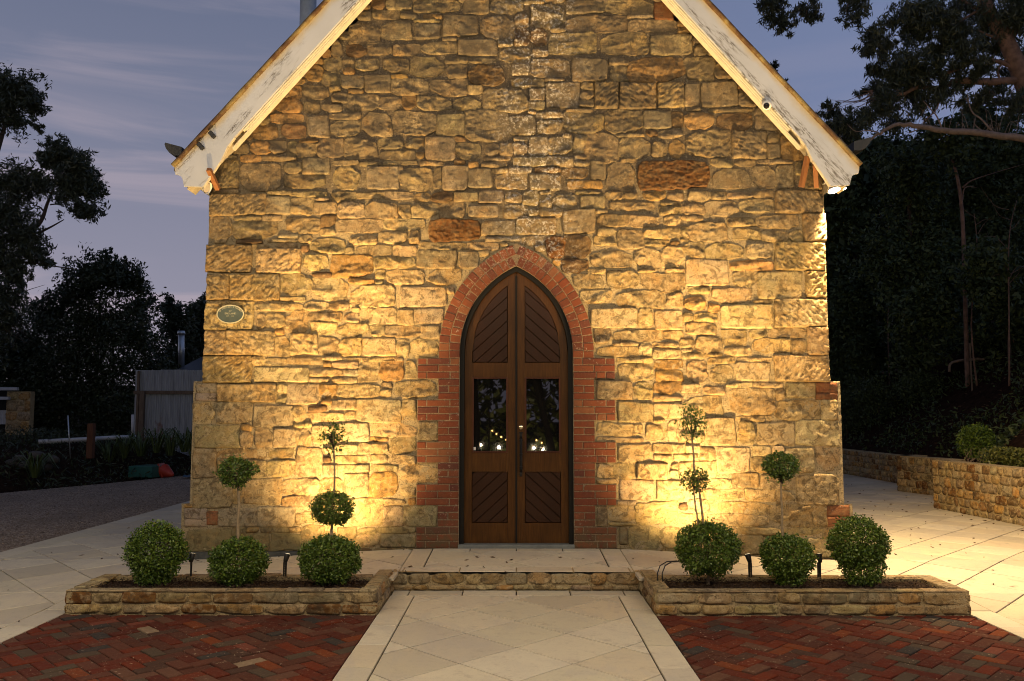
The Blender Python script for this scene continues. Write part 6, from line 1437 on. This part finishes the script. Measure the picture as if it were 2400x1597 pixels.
# ------------------------------------------------------------------ behind the viewer: what the door panes reflect, and festoon lamps, the overhead ones added for light
Y_FAR = -15.0
def festoon(label, A, B, sag, n, light, size=.035, bm='bulb'):
    A, B = np.array(A, float), np.array(B, float); t = root('festoon_lights', tuple(A), label, 'string lights', 'strings of garden bulbs behind the viewer')
    pts = [A+(B-A)*f-np.array((0, 0, sag*4*f*(1-f))) for f in np.linspace(0, 1, 24)]
    MB().tube(pts, .008, 6).obj('cable', 'cable', t)
    for k in range(n):
        f = (k+.5)/n; c = A+(B-A)*f-np.array((0, 0, sag*4*f*(1-f)+.07))
        mb = MB().tube([c+np.array((0, 0, .07)), c+np.array((0, 0, .025))], .018, 8); mb.obj('lamp_holder', 'black', t)
        u, v = np.meshgrid(np.linspace(0, 2*math.pi, 11), np.linspace(0, math.pi, 7)); V = np.stack([c[0]+np.cos(u)*np.sin(v)*size, c[1]+np.sin(u)*np.sin(v)*size, c[2]-.01+np.cos(v)*size*1.15], -1).reshape(-1, 3)
        obj('bulb', V, grid_faces(7, 11)[:, ::-1].copy(), bm, t, True)
        if light:
            L = bpy.data.lights.new('bulb_light', 'POINT'); L.energy = light*LAMP; L.color = (1, .81, .53); L.shadow_soft_size = .06 if Y_FAR < A[1] else .03
            o = bpy.data.objects.new('bulb_light', L); link(o, t); o.location = c-org(t)-np.array((0, 0, .06))
# places of the reflected bulbs: mirror images of what the panes show
MY = .115
def refl(px, py, Y):
    p = P(px, py, 2*MY-Y); return (float(p[0]), Y, float(p[2]))
a, b = refl(1148, 1000, -21), refl(1192, 1030, -21); festoon('string of glowing bulbs reflected in the left door pane', a, b, .02, 4, 0, .024, 'far_bulb')
a, b = refl(1115, 1034, -24.4), refl(1180, 1042, -24.4); festoon('lower string of glowing bulbs reflected in the left door pane', a, b, .04, 3, 110, .024, 'far_bulb')
a, b = refl(1240, 1040, -24.4), refl(1305, 1050, -24.4); festoon('lower string of glowing bulbs reflected in the right door pane', a, b, .03, 3, 110, .024, 'far_bulb')
a, b = refl(1250, 1024, -20), refl(1300, 1046, -20); festoon('string of glowing bulbs reflected in the right door pane', a, b, .02, 4, 0, .024, 'far_bulb')
festoon('added string of bulbs out of view over the forecourt, left half', (-7.5, -6.2, 5.4), (-.6, -7.6, 5.2), .30, 5, 210)  # both overhead strings are added out of view to light the forecourt
festoon('added string of bulbs out of view over the forecourt, right half', (.6, -7.6, 5.2), (7.5, -6.2, 5.4), .30, 5, 210)
rs = np.random.RandomState(95)
BG = 'bare garden trees behind the viewer'
for i, (px0, px1, pyt, Y, r0, lab) in enumerate(((1118, 1112, 880, -17.5, .16, 'dark upright garden tree behind the viewer, reflected in the left pane'), (1298, 1250, 880, -16.5, .15, 'slanting garden tree behind the viewer, reflected in the right pane'), (1290, 1262, 880, -18.5, .13, 'second slanting garden tree behind the viewer'), (1147, 1146, 990, -20.5, .05, 'thin sapling behind the viewer among the bulbs'))):
    a, b = refl(px0, 1075, Y), refl(px1, pyt, Y); t = tree_root('garden_tree', (a[0], Y, bank(a[0], Y)), lab, BG); mb = MB()
    e = np.array(b)+(np.array(b)-np.array(a))*.6
    limb(mb, [(a[0]+(a[0]-b[0])*.3, Y, bank(a[0], Y)-.1), a, b, tuple(e)], r0, r0*.45, 9)
    for k in range(16):
        f = rs.uniform(.15, 1.2); p0 = np.array(a)+(np.array(b)-np.array(a))*f; L = rs.uniform(.5, 1.6); d = np.array((rs.choice([-1, 1])*rs.uniform(.4, 1), rs.uniform(-.4, .4), rs.uniform(.2, .9)))*L
        limb(mb, [p0, p0+d*.5+rs.normal(size=3)*.1, p0+d], .03, .005, 5)
    mb.obj('trunk', 'dark_bark', t, True)
    if i != 3:
        top = np.array(b)
        add_crown(t, rs, [(top+np.array((0, 0, 2.6)), (4.2, 2.2, 2.2), 2.2), (top+np.array((2.6, .4, 1.2)), (2.2, 1.4, 1.3), 1.0), (top+np.array((-2.6, 0, 1.4)), (2.2, 1.4, 1.3), 1.0), (top+np.array((0, .5, .35)), (1.6, .8, .35), .35)], 2600, .24, .09, 'gum_leaf', .6, .1)
n = 42000; C_ = np.stack([rs.uniform(-32, 32, n), rs.uniform(-29, -25.5, n), -2+rs.uniform(0, 1, n)**1.15*13.5], -1); C_[:, 2] *= 1-.25*np.abs(fbm(C_[:, 0]/4, C_[:, 0]*0+.5, 6, 3)); V, F, sh = leaf_cloud(C_, rs, .55, .27, .4)  # unseen tree belt, added to keep low sky light off the wall
o = obj('added_tree_belt', V, F, 'box_leaf_yellow', None, False, {'shade': ('FLOAT', sh)}); o['label'] = 'belt of tall garden trees added behind the viewer to block low sky light'; o['category'] = 'trees'; o['kind'] = 'stuff'
